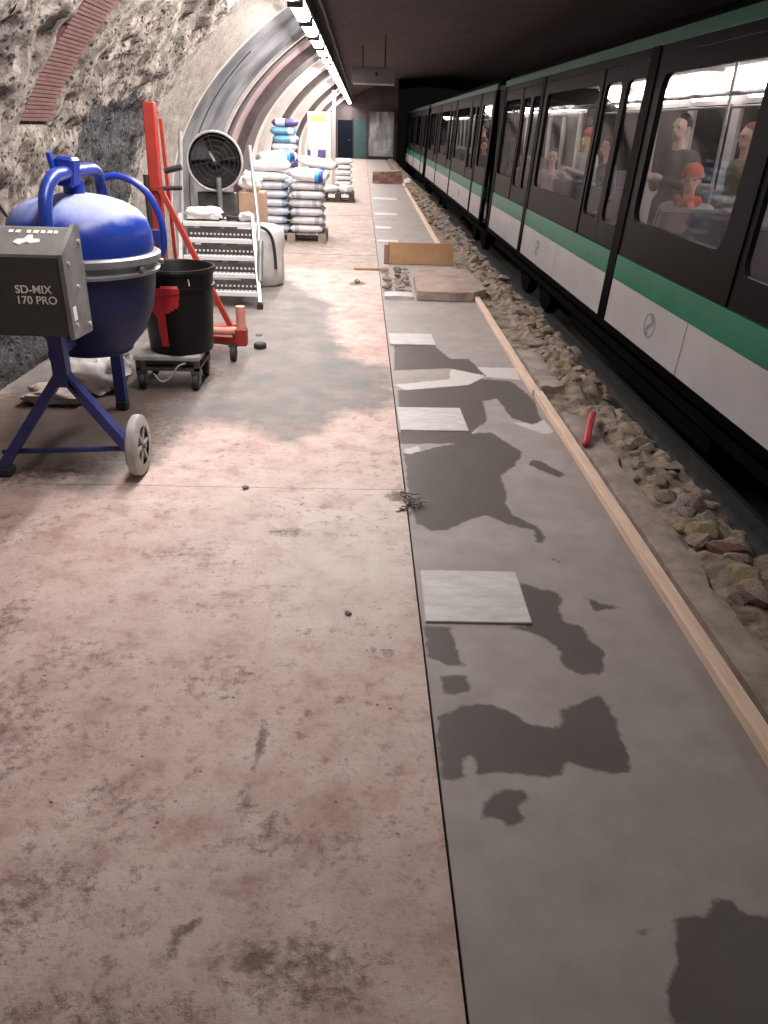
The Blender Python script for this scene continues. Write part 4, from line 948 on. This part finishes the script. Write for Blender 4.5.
def paint_patch(poly, n=26):
    # flat print wrapped on the tapered tub: poly in (angle metres u, height v)
    us = [p[0] for p in poly]; vs_ = [p[1] for p in poly]; m = MB(); P = []
    uu = np.linspace(min(us), max(us), n); vv = np.linspace(min(vs_), max(vs_), n)
    du, dv = uu[1]-uu[0], vv[1]-vv[0]
    def W(u, v, e): r = .2055+.031*(v-.01)/.49+e+(.010 if .395 < v < .435 else 0); a = -PI/2+u/.22; return (BK[0]+r*math.cos(a), BK[1]+r*math.sin(a), BK[2]+v)
    for i in range(n-1):
        for j in range(n-1):
            if poly_sd(np.array([[uu[i]+du/2, vv[j]+dv/2]]), poly)[0] < 0:
                q = [(uu[i], vv[j]), (uu[i+1], vv[j]), (uu[i+1], vv[j+1]), (uu[i], vv[j+1])]
                m.add([W(u, v, .0035) for u, v in q]+[W(u, v, -.002) for u, v in q], [(0, 1, 2, 3), (7, 6, 5, 4), (0, 4, 5, 1), (1, 5, 6, 2), (2, 6, 7, 3), (3, 7, 4, 0)])
    return m
o = paint_patch([(-.135, .43), (.055, .445), (.06, .40), (.045, .31), (-.035, .27), (-.04, .06), (-.09, .06), (-.095, .24), (-.145, .29)]).build('paint_mark', 'red_print', bk); tag(o, 'bright red paint mark with a hanging tail')
MB().bar((BK[0]+.12, BK[1]-.205, .72), (BK[0]+.125, BK[1]-.209, .68), .006, .004).build('chip', 'white_sheet', bk)

# ------------------------------------------------------------------ red folding hoist behind the bucket
ho = thing('red_hoist', 'tall red steel folding hoist leaning behind the bucket', 'hoist', (-1.35, 5.9, 0))
MB().bar((-1.46, 5.85, .10), (-1.435, 5.85, 1.70), .075, .085, (0, 1, 0)).build('mast', 'red_paint', ho, bevel=.005)
MB().bar((-1.365, 5.96, .25), (-1.395, 5.96, 1.60), .022, .03, (0, 1, 0)).build('ram_tube', 'red_paint', ho)
MB().bar((-1.40, 5.80, 1.16), (-.90, 5.62, .17), .035, .04, (0, 1, 0)).build('brace', 'red_paint', ho)
MB().tube([(-1.50, 5.83, .2), (-1.50, 5.83, 1.25)], .022, 8).build('jack_tube', 'rubber', ho)
MB().tube([(-1.44, 5.80, 1.165), (-1.25, 5.79, 1.175)], .015, 8).tube([(-1.36, 5.80, 1.28), (-1.24, 5.79, 1.31)], .02, 8).build('handle', 'rubber', ho)
MB().bar((-1.46, 5.80, 1.165), (-1.36, 5.80, 1.17), .03, .03).build('bracket', 'red_paint', ho)
MB().bar((-1.46, 5.85, .13), (-.87, 5.62, .15), .07, .06).build('base_leg', 'red_paint', ho, bevel=.006)
MB().bar((-1.46, 5.95, .13), (-.95, 6.06, .15), .07, .06).build('base_leg', 'red_paint', ho, bevel=.006)
MB().tube([(-1.15, 5.60, .225), (-.885, 5.60, .23)], .030, 12).build('grip_bar', 'pink_worn', ho, smooth=50)
MB().tube([(-.86, 5.60, .13), (-.86, 5.60, .41)], .034, 12).build('upright_grip', 'pink_worn', ho, smooth=50)
MB().box((-.86, 5.60, .19), (.085, .085, .13)).build('socket', 'red_paint', ho, bevel=.01)
for x, y in ((-.93, 5.62), (-1.0, 6.05), (-1.46, 5.85)):
    MB().lathe([(.01, -.02), (.055, -.02), (.06, -.01), (.06, .01), (.055, .02), (.01, .02)], 20, (x, y, .06), (0, PI/2, 0)).build('castor', 'rubber', ho, smooth=40)
    MB().bx(x-.03, x+.03, y-.03, y+.03, .105, .13).build('castor_plate', 'steel_dark', ho)

# ------------------------------------------------------------------ aluminium steps
st = thing('step_platform', 'aluminium step platform with five perforated treads', 'steps', (-1.4, 7.9, 0))
SX0, SX1 = -1.69, -.965
for k in range(5):
    z = .135+.135*k; y = 7.47+.185*k; x1 = SX1-.035*k; x0 = SX0-.03*k+.02
    tr_ = MB().bx(x0, x1, y, y+.022, z-.03, z+.012).bx(x0, x1, y+.18, y+.195, z-.025, z+.004).build('tread', 'tread_white', st, bevel=.003)
    MB().bx(x0, x1, y+.022, y+.18, z-.008, z+.002).build('tread_plate', 'steel_grey', tr_)
    MB().bx(x0+.01, x1-.01, y+.172, y+.18, z-.03, z+.09).build('riser', 'steel_dark', tr_)
    hm = MB(); nh = 16
    for i in range(nh):
        xx = x0+.05+(x1-x0-.1)*i/(nh-1); hm.bx(xx-.009, xx+.009, y+.166, y+.173, z+.028, z+.046)
        hm.lathe([(.011, 0), (.008, .006)], 6, (xx, y+.075, z+.001)); hm.lathe([(.011, 0), (.008, .006)], 6, (xx, y+.12, z+.001))
    tag(hm.build('grip_studs', 'white_sheet', tr_), kind='stuff')
for x, xt in ((SX0-.005, SX0-.13), (SX1+.015, SX1-.13)):
    MB().bar((x, 7.44, .04), (xt, 8.24, .74), .035, .075).build('stringer', 'aluminium', st, bevel=.004)
    MB().bx(x-.025, x+.025, 7.40, 7.48, 0, .05).build('foot', 'rubber', st)
    MB().bar((xt, 8.30, .68), (xt, 8.36, .0), .035, .04, (1, 0, 0)).build('rear_leg', 'aluminium', st)
MB().bx(SX0-.13, SX1-.13, 8.24, 8.40, .665, .69).build('top_deck', 'aluminium', st, bevel=.004)
MB().tube([(-1.835, 8.28, .4), (-1.76, 8.28, 1.50)], .020, 10).build('handrail', 'aluminium', st, smooth=50)
MB().tube([(-.985, 7.72, .30), (-1.015, 8.10, .66), (-1.085, 8.20, 1.40)], .020, 10).build('handrail', 'aluminium', st, smooth=50)
MB().tube([(-.965, 7.62, .22), (-.975, 7.86, .56)], .030, 10).build('rail_sleeve', 'steel_grey', st, smooth=50)
def crumple(name, mm, label, cat, c, dims, seed, amp=.25, flat=0.0, group=None):
    rs = Vector((seed*3.1, seed*1.7, seed)); m = MB(); ellipsoid(m, (0, 0, 0), (1, 1, 1), 18); out = []
    for p in m.v:
        q = Vector(p); d = 1+amp*noise.fractal(q*1.8+rs, 1, 2, 4)+.5*amp*abs(noise.noise(q*4+rs)); q = Vector((math.copysign(abs(q.x)**.7, q.x), math.copysign(abs(q.y)**.7, q.y), q.z))*d
        out.append((c[0]+q.x*dims[0], c[1]+q.y*dims[1], max(c[2]-dims[2]*.93, c[2]+q.z*dims[2])))
    m.v = out; return m.solo(name, mm, label, cat, (c[0], c[1], c[2]-dims[2]*.93), smooth=70, group=group)
crumple('plastic_sheet', 'white_sheet', 'crumpled white plastic sheet on top of the aluminium steps', 'sheet', (-1.60, 8.34, .76), (.18, .08, .06), 3, .3)
coil = MB()
coil.tube([(-1.30+.055*math.cos(a), 8.32+.05*math.sin(a), .70+.0015*a+.01*math.sin(a*.5)) for a in np.linspace(0, 8*PI, 70)], .010, 7)
coil.solo('cable_coil', 'rubber', 'small black cable coil on top of the aluminium steps', 'cable', (-1.30, 8.32, .69))
crumple('grey_rag', 'white_sack', 'pale grey rag bundled beside the cable coil on the steps', 'rag', (-1.17, 8.33, .735), (.07, .06, .045), 8, .3)
# white sack with black strap
sk = thing('bulk_sack', 'tall white bulk sack with a black strap beside the steps', 'sack', (-1.08, 8.72, 0))
m = MB(); prof = [(.20, 0), (.235, .03), (.25, .15), (.245, .3), (.255, .45), (.25, .56), (.225, .60), (.15, .625), (.02, .63)]
m.lathe(prof, 28, (-1.08, 8.72, 0)); m.v = [(x+.018*noise.noise(Vector((x*9, y*9, z*5))), y+.018*noise.noise(Vector((x*9, y*9, z*5+7))), z) for x, y, z in m.v]
m.build('body', 'white_sack', sk, smooth=50)
MB().tube(smooth_path([(-1.08, 8.46, .64), (-.98, 8.45, .60), (-.925, 8.48, .50), (-.905, 8.49, .35), (-.90, 8.50, .2)]), .016, 8).build('strap', 'rubber', sk, smooth=50)

# ------------------------------------------------------------------ drum fan
FX, FY, FZ = -1.615, 9.3, 1.205; fr_ = .30
fn = thing('drum_fan', 'black drum fan with a pale rim on a stand behind the steps', 'fan', (FX, FY, 0))
MB().lathe([(fr_-.02, -.12), (fr_, -.12), (fr_, .12), (fr_-.02, .12), (fr_-.02, -.12)], 40, (FX, FY, FZ), (PI/2, 0, .12), caps=False).build('drum', 'rubber', fn, smooth=40)
c_, s_ = math.cos(.12), math.sin(.12)
def fpt(r, a, d): return (FX+r*math.cos(a)*c_+d*s_, FY+r*math.cos(a)*s_-d*c_, FZ+r*math.sin(a))
MB().tube([fpt(fr_-.005, a, .125) for a in np.linspace(0, 2*PI, 48, endpoint=False)], .014, 8, True).build('rim', 'rim_grey', fn, smooth=50)
for rr in (.10, .155, .21, .255): MB().tube([fpt(rr, a, .118) for a in np.linspace(0, 2*PI, 36, endpoint=False)], .0035, 5, True).build('guard_ring', 'fan_dark', fn)
for k in range(8): MB().tube([fpt(.04, PI*k/4+.2, .122), fpt(fr_-.01, PI*k/4+.2, .12)], .004, 5).build('guard_spoke', 'fan_dark', fn)
for k in range(3):
    a0 = 2*PI*k/3+.5; m = MB(); vs = []
    for i in range(6):
        r = .05+.21*i/5
        for j in range(5): a = a0+(j/4-.5)*(.75+.35*i/5); vs.append(fpt(r, a, .02+.05*(j/4-.5)))
    fs = [(i*5+j, i*5+j+1, i*5+j+6, i*5+j+5) for i in range(5) for j in range(4)]
    m.add(vs, fs); m.add([(x, y+.006, z) for x, y, z in vs], [f[::-1] for f in fs]); m.build('blade', 'fan_dark', fn, smooth=40)
MB().lathe([(.055, -.06), (.055, .05), (.035, .07)], 20, (FX, FY, FZ), (PI/2, 0, .12)).build('motor', 'fan_dark', fn, smooth=40)
MB().lathe([(.01, .10), (fr_-.015, .10), (fr_-.015, .112), (.01, .112)], 40, (FX, FY, FZ), (-PI/2, 0, .12)).build('back_plate', 'fan_dark', fn)
MB().bar(fpt(.0, 0, .115), fpt(.11, PI*.66, .115), .02, .008, (0, 1, 0)).build('badge_strip', 'rim_grey', fn)
MB().tube([(FX+.05, FY-.16, FZ-.16), (FX+.06, FY-.16, .12)], .028, 10).build('stand_tube', 'steel_grey', fn, smooth=50)
MB().bx(FX-.26, FX+.30, FY-.22, FY+.25, .03, .12).bx(FX-.22, FX+.2, FY-.02, FY+.14, .12, FZ-.32).build('base_box', 'steel_dark', fn, bevel=.01)
for s in (-1, 1): MB().bx(FX+s*.24-.03, FX+s*.24+.03, FY-.2, FY+.2, 0, .03).build('skid', 'rubber', fn)

# ------------------------------------------------------------------ cardboard boxes behind the steps
def carton(x0, x1, y0, y1, z0, z1, label):
    c = thing('carton', label, 'box', ((x0+x1)/2, (y0+y1)/2, z0), group='cartons behind the steps')
    MB().bx(x0, x1, y0, y1, z0, z1-.004).build('body', 'cardboard', c, bevel=.006)
    MB().bx(x0+.005, (x0+x1)/2-.002, y0+.005, y1-.005, z1-.004, z1).bx((x0+x1)/2+.002, x1-.005, y0+.005, y1-.005, z1-.004, z1).build('flap', 'cardboard', c)
    MB().bx((x0+x1)/2-.025, (x0+x1)/2+.025, y0-.001, y1+.001, z1, z1+.001).build('tape', 'plywood', c)
carton(-1.50, -1.17, 10.0, 10.4, 0, .42, 'brown cardboard carton on the floor under another carton'); carton(-1.49, -1.18, 10.02, 10.38, .422, .84, 'brown cardboard carton on top of another carton behind the steps')
crumple('white_bundle', 'white_sheet', 'white wrapped bundle sitting on the top carton', 'bundle', (-1.35, 10.18, .95), (.13, .11, .11), 5, .3)

# ------------------------------------------------------------------ pallets and bags
def pallet(label, x0, y0, w, d, mm='pallet_wood', h=.14):
    p = thing('pallet', label, 'pallet', (x0+w/2, y0+d/2, 0))
    for k in range(7): MB().bx(x0+w*k/7+.01, x0+w*(k+1)/7-.01, y0, y0+d, h-.022, h).build('deck_board', mm, p)
    for k in range(3):
        yy = y0+(d-.1)*k/2
        MB().bx(x0, x0+w, yy, yy+.1, 0, .02).build('base_board', mm, p)
        for j in range(3): xx = x0+(w-.12)*j/2; MB().bx(xx, xx+.12, yy, yy+.1, .02, h-.022).build('block', mm, p)
    return p
def bag_mesh(seed, l=.60, w=.42, t=.114, mm='bag_white'):
    nx, ny = 13, 9; vs = []; rs = Vector((seed*2.3, seed, 1))
    def f(u): return max(0.0, 1-abs(u)**4.5)**.42
    for s in (1, -1):
        for j in range(ny):
            for i in range(nx):
                u, v = 2*i/(nx-1)-1, 2*j/(ny-1)-1; pin = 1-.07*(1-f(u)**.5)*abs(v)
                q = Vector((u*1.5, v, s))+rs; z = s*t/2*f(u)*f(v)+.006*noise.noise(q*2.0)*f(u)*f(v)
                vs.append((u*l/2*(1-.04*v*v), v*w/2*pin, z+t/2))
    n = nx*ny; fs = []
    for s in (0, 1):
        for j in range(ny-1):
            for i in range(nx-1):
                q = (s*n+j*nx+i, s*n+j*nx+i+1, s*n+(j+1)*nx+i+1, s*n+(j+1)*nx+i); fs.append(q if s == 0 else q[::-1])
    m = MB().add(vs, fs); me = m.mesh('bag', mm); bm = bmesh.new(); bm.from_mesh(me); bmesh.ops.remove_doubles(bm, verts=bm.verts, dist=.0008); bmesh.ops.recalc_face_normals(bm, faces=bm.faces); bm.to_mesh(me); bm.free(); me.shade_smooth(); return me
BAGS = {}
def bag(mm, var, p, rz, label, group, tilt=(0, 0), s=(1, 1, 1)):
    key = (mm, var)
    if key not in BAGS: BAGS[key] = bag_mesh(var, mm=mm)
    o = add_obj('cement_bag', BAGS[key], None, p); o.rotation_euler = (tilt[0], tilt[1], rz); o.scale = s
    return tag(o, label, 'bag', group)
pallet('wooden pallet under the nearest stack of cement bags', -1.56, 12.05, 1.05, .86)
G1 = 'cement bags on the nearest pallet'
for k in range(6):
    z = .14+.118*k; od = ORD[k]
    for c, (x, mm, nm) in enumerate([(-1.32, 'bag_blue_end', 'left'), (-.80, 'bag_print', 'right')]):
        for r, yy in enumerate((12.26, 12.70)):
            if r == 1 and k < 5: continue       # wholly hidden behind the front row
            bag(mm, (k+c) % 3, (x+rnd(-.02, .02), yy+rnd(-.02, .01), z), (0 if k % 2 else PI)+rnd(-.05, .05), f'cement bag in the {od} layer of the {nm} {"front" if r == 0 else "back"} column, nearest pallet', G1, s=(.86, 1, 1))
for k in range(5):
    for c, x in enumerate((-1.32, -.80)):
        bag('bag_print', (k+c+1) % 3, (x, 12.70, .14+.118*k), rnd(-.04, .04), f'cement bag in the {ORD[k]} layer of the {["left", "right"][c]} back column, nearest pallet', G1, s=(.86, 1, 1))
bag('bag_white_violet', 0, (-1.36, 12.22, .852), .05, 'lower white bag with a violet end, left side of the pile top', G1, (0, .02))
bag('bag_white_blue', 1, (-.76, 12.22, .852), -.08, 'white bag with a blue and navy band at its right end, under the pile top', G1, (.02, .05), s=(.95, 1, 1.5))
bag('bag_white_violet', 2, (-1.33, 12.24, .972), -.04, 'upper white bag with a violet end, left side of the pile top', G1, (.02, -.03), s=(1, 1, 1.3))
bag('bag_white_blue', 2, (-1.27, 12.66, 1.06), .35, 'white bag leaning across the pile top with a blue band in the middle', G1, (.05, -.12), s=(1, 1, 1.5))
bag('bag_white', 0, (-.66, 12.6, 1.02), -.1, 'plain white bag slumped on the right of the pile top', G1, (0, .15), s=(1, 1, 1.15))
# second, darker pallet further along
pallet('black pallet with a few bags farther along the platform', -.92, 19.0, .76, 1.1, 'pallet_black', .2)
for k in range(6): bag('bag_white', k % 3, (-.42, 19.75, .2+.118*k), PI/2+rnd(-.08, .08), f'white bag in the {ORD[k]} layer of the stack on the black pallet', 'bags on the black pallet', s=(.9, 1, 1))
bag('bag_white', 1, (-.75, 19.22, .2), .7, 'loose white bag lying at the front left of the black pallet', 'bags on the black pallet', s=(.7, .7, 1.3)); bag('bag_white', 2, (-.36, 19.2, .2), -.9, 'loose white bag lying at the front right of the black pallet', 'bags on the black pallet', s=(.55, .55, 1.5))
# tall blue and purple stack behind
pallet('wooden pallet under the tall blue bag stack', -1.78, 14.75, .76, .84)
for k in range(12):
    mm = ['bag_purple', 'bag_white', 'bag_blue'][(k*2) % 3] if k < 9 else ['bag_blue', 'bag_blue', 'bag_purple'][k-9]
    bag(mm, k % 3, (-1.36+rnd(-.03, .03), 15.0, .14+.128*k), rnd(-.08, .08), f'bag in the {ORD[k]} layer of the tall blue and purple stack', 'bags in the tall blue stack', s=(.8, 1, 1.1))

# ------------------------------------------------------------------ white panel and boxes further along the wall
pn = thing('notice_panel', 'tall white panel with a yellow green band leaning near the wall', 'panel', (-1.2, 24, 0))
MB().bx(-1.53, -.86, 24.0, 24.05, .02, 1.92).build('board', 'panel_white', pn, bevel=.005)
MB().bx(-1.42, -1.0, 23.992, 24.0, 1.68, 1.84).build('band', 'yellow_green', pn)
MB().bx(-.84, -.74, 23.98, 24.08, 0, 2.45).build('post', 'rib_pale', pn)
MB().bx(-1.5, -1.44, 24.05, 24.5, 0, .06).bx(-.95, -.89, 24.05, 24.5, 0, .06).build('foot', 'steel_grey', pn)
sb = thing('storage_crate', 'dark purple grey crate standing in front of the white panel', 'crate', (-1.2, 23.2, 0))
MB().bx(-1.46, -1.02, 23.1, 23.5, 0, .80).build('body', 'steel_dark', sb, bevel=.01); MB().bx(-1.48, -1.0, 23.08, 23.52, .8, .98).build('lid', 'bag_purple', sb, bevel=.01)

# ------------------------------------------------------------------ sacks under the mixer
crumple('plastic_sack', 'white_sack', 'crumpled whitish plastic sack behind the mixer legs', 'sack', (-1.70, 4.86, .115), (.17, .14, .12), 2, .45)
crumple('plastic_sack', 'white_sack', 'half empty white sack slumped against the trolley', 'sack', (-1.72, 5.25, .09), (.12, .12, .095), 6, .4)
crumple('printed_sack', 'sack_pink', 'flattened sack with pink print under the mixer', 'sack', (-1.88, 4.60, .05), (.17, .10, .055), 9, .35)

# ------------------------------------------------------------------ timber battens, slab stone, rubble pile
MB().bar((1.222, 1.15, .012), (1.226, 4.95, .014), .055, .045).solo('timber_batten', 'timber', 'near timber batten lying along the broken edge', 'batten', (1.22, 3, -.01), bevel=.004)
MB().bar((1.214, 4.96, .012), (1.24, 8.12, .016), .05, .045).solo('timber_batten', 'timber', 'middle timber batten ending at the big stone slab', 'batten', (1.23, 6.5, -.01), bevel=.004)
MB().bar((1.20, 12.2, .014), (1.33, 26.2, .014), .06, .05).solo('timber_batten', 'timber', 'far timber batten beyond the brown board', 'batten', (1.26, 19, -.01), bevel=.004)
def chunk(poly, z0, z1, name, mm, label, cat, seed, par=None):
    m = MB().prism(poly, 'z', z0, z1); me = m.mesh(name, mm); bm = bmesh.new(); bm.from_mesh(me)
    bmesh.ops.triangulate(bm, faces=[f for f in bm.faces if len(f.verts) > 4]); bmesh.ops.subdivide_edges(bm, edges=bm.edges, cuts=3, use_grid_fill=True)
    c = Vector((sum(p[0] for p in poly)/len(poly), sum(p[1] for p in poly)/len(poly), z0))
    for v in bm.verts:
        q = v.co*9+Vector((seed, 0, 0)); v.co += Vector((noise.noise(q), noise.noise(q+Vector((5, 0, 0))), .5*noise.noise(q+Vector((0, 7, 0)))))*.014; v.co -= c
    bm.to_mesh(me); bm.free(); o = add_obj(name, me, None, c); return tag(o, label, cat)
chunk([(.60, 8.10), (.95, 8.06), (1.20, 8.10), (1.36, 8.30), (1.33, 8.9), (1.30, 9.55), (1.05, 9.62), (.72, 9.58), (.62, 9.0)], -.005, .085, 'stone_slab', 'stone_pink', 'large flat pinkish stone slab lying across the platform', 'stone slab', 4)
chunk([(.27, 8.12), (.57, 8.14), (.56, 8.36), (.28, 8.38)], -.012, .02, 'tile_offcut', 'tile_pale', 'whitish tile offcut beside the big stone slab', 'tile', 2)
def mini_chunk(i, p, s, mm, label):
    o = add_obj('brick_rubble', ROCKS[i], None, p); o.scale = s; o.rotation_euler = (rnd(-.2, .2), rnd(-.2, .2), rnd(0, 6)); return tag(o, label, 'rubble', 'brick rubble in front of the brown board')
k = 0
for yy in (8.55, 8.85, 9.15, 9.45, 9.75):
    for xx in (.32, .435, .55):
        s = rnd(.035, .065); mini_chunk([5, 0, 5, 3, 6][k % 5], (xx+rnd(-.025, .025), yy+rnd(-.11, .11), s*.42), (s, s*1.3, s*.9), '', f'broken brick lump, {ORD[int((yy-8.5)/.3)]} row from the slab end, {["left", "middle", "right"][k % 3]} of its row'); k += 1
bd = thing('brown_board', 'brown board standing on edge behind the stone slab', 'board', (.8, 10.4, 0))
MB().box((.80, 10.44, .125), (.86, .025, .27), (-.12, 0, .02)).build('board', 'plywood', bd, bevel=.003)
MB().bx(.50, 1.12, 10.47, 10.62, -.012, .2).build('backing_block', 'stone_grey', bd, bevel=.01)
MB().box((.345, 10.42, .11), (.06, .035, .24), (-.12, 0, .05)).build('edge_strip', 'stone_red', bd, bevel=.003)
cr = thing('brick_stack', 'low reddish brown stack of bricks with a yellow sheet, far along the platform', 'brick stack', (.82, 26.4, 0))
for r in range(4):
    for k in range(4): MB().bx(.36+k*.235+.004, .36+(k+1)*.235-.004, 26.2, 26.75, -.012+r*.085, -.012+r*.085+.078).build('brick', 'brick_red' if (r+k) % 3 else 'stone_red', cr)
MB().box((.85, 26.5, .345), (.75, .5, .02), (.03, -.04, .1)).build('sheet', 'stone_ochre', cr)
crumple('paper_scrap', 'panel_white', 'cream paper scrap at the end of the far batten', 'scrap', (1.46, 26.0, .085), (.10, .14, .09), 12, .4)
# red strap caught in the rubble
m = MB(); path = smooth_path([(1.285, 3.95, .035), (1.31, 4.02, .055), (1.345, 4.12, .07), (1.385, 4.23, .085), (1.425, 4.34, .085), (1.455, 4.42, .06)])
m.tube(path, [.010]+[.021]*(len(path)-2)+[.012], 8); m.solo('red_strap', 'red_print', 'bright red plastic strap sticking out of the rubble', 'strap', (1.45, 4.35, -.01), smooth=60)
# debris
def debris(p, s, k, label, z=None): o = add_obj('debris', ROCKS[k], None, (p[0], p[1], (s*.28 if z is None else z))); o.scale = (s, s*1.2, s*.8); o.rotation_euler = (.1, .1, rnd(0, 6)); return tag(o, label, 'debris', 'debris on the platform floor')
debris((-.02, 2.32), .016, 3, 'tiny dark pebble alone in the middle of the pale floor slab'); debris((-.54, 3.39), .02, 7, 'pebble lying on the slab joint right of the mixer wheel')
db = thing('scrap_tuft', 'tuft of dark scraps caught in the slab edge joint', 'scraps', (.26, 3.3, 0))
for k in range(26):
    a = rnd(0, 6.28); l = rnd(.015, .05); c = (.262+rnd(-.035, .04), 3.27+rnd(-.10, .09), rnd(.002, .012))
    MB().bar(c, (c[0]+l*math.cos(a), c[1]+l*math.sin(a), rnd(.002, .022)), rnd(.006, .016), .004).build('scrap', 'subfloor' if k % 4 else 'stone_grey', db)
cp = MB().lathe([(.045, 0), (.05, .01), (.05, .035), (.04, .045), (.01, .046)], 20, (-.78, 6.0, .0)).solo('black_cap', 'rubber', 'small black cap on the floor beside the red hoist foot', 'cap', (-.78, 6.0, 0), smooth=40)
MB().box((.10, 9.83, .012), (.34, .035, .022), (0, 0, .03)).solo('timber_offcut', 'plywood', 'thin dark timber offcut lying across the slab joint', 'offcut', (.10, 9.83, 0))
debris((-.02, 8.95), .05, 1, 'dark stone on the floor left of the brick rubble'); debris((-.84, 6.4), .03, 2, 'small stone by the foot of the aluminium steps')
# sagging cable on the rough wall
pts = []
for t in np.linspace(0, 1, 20):
    y = 4.7+.75*t; z = 1.32-.42*t-.06*math.sin(PI*t); th = PI-math.asin((z-CZ_)/B_); p = ell(th, -.05); pts.append((p.x, y, z))
MB().tube(pts, .011, 7).solo('wall_cable', 'rubber', 'black cable sagging across the rough wall above the mixer', 'cable', (-2.2, 5, 1), smooth=50)
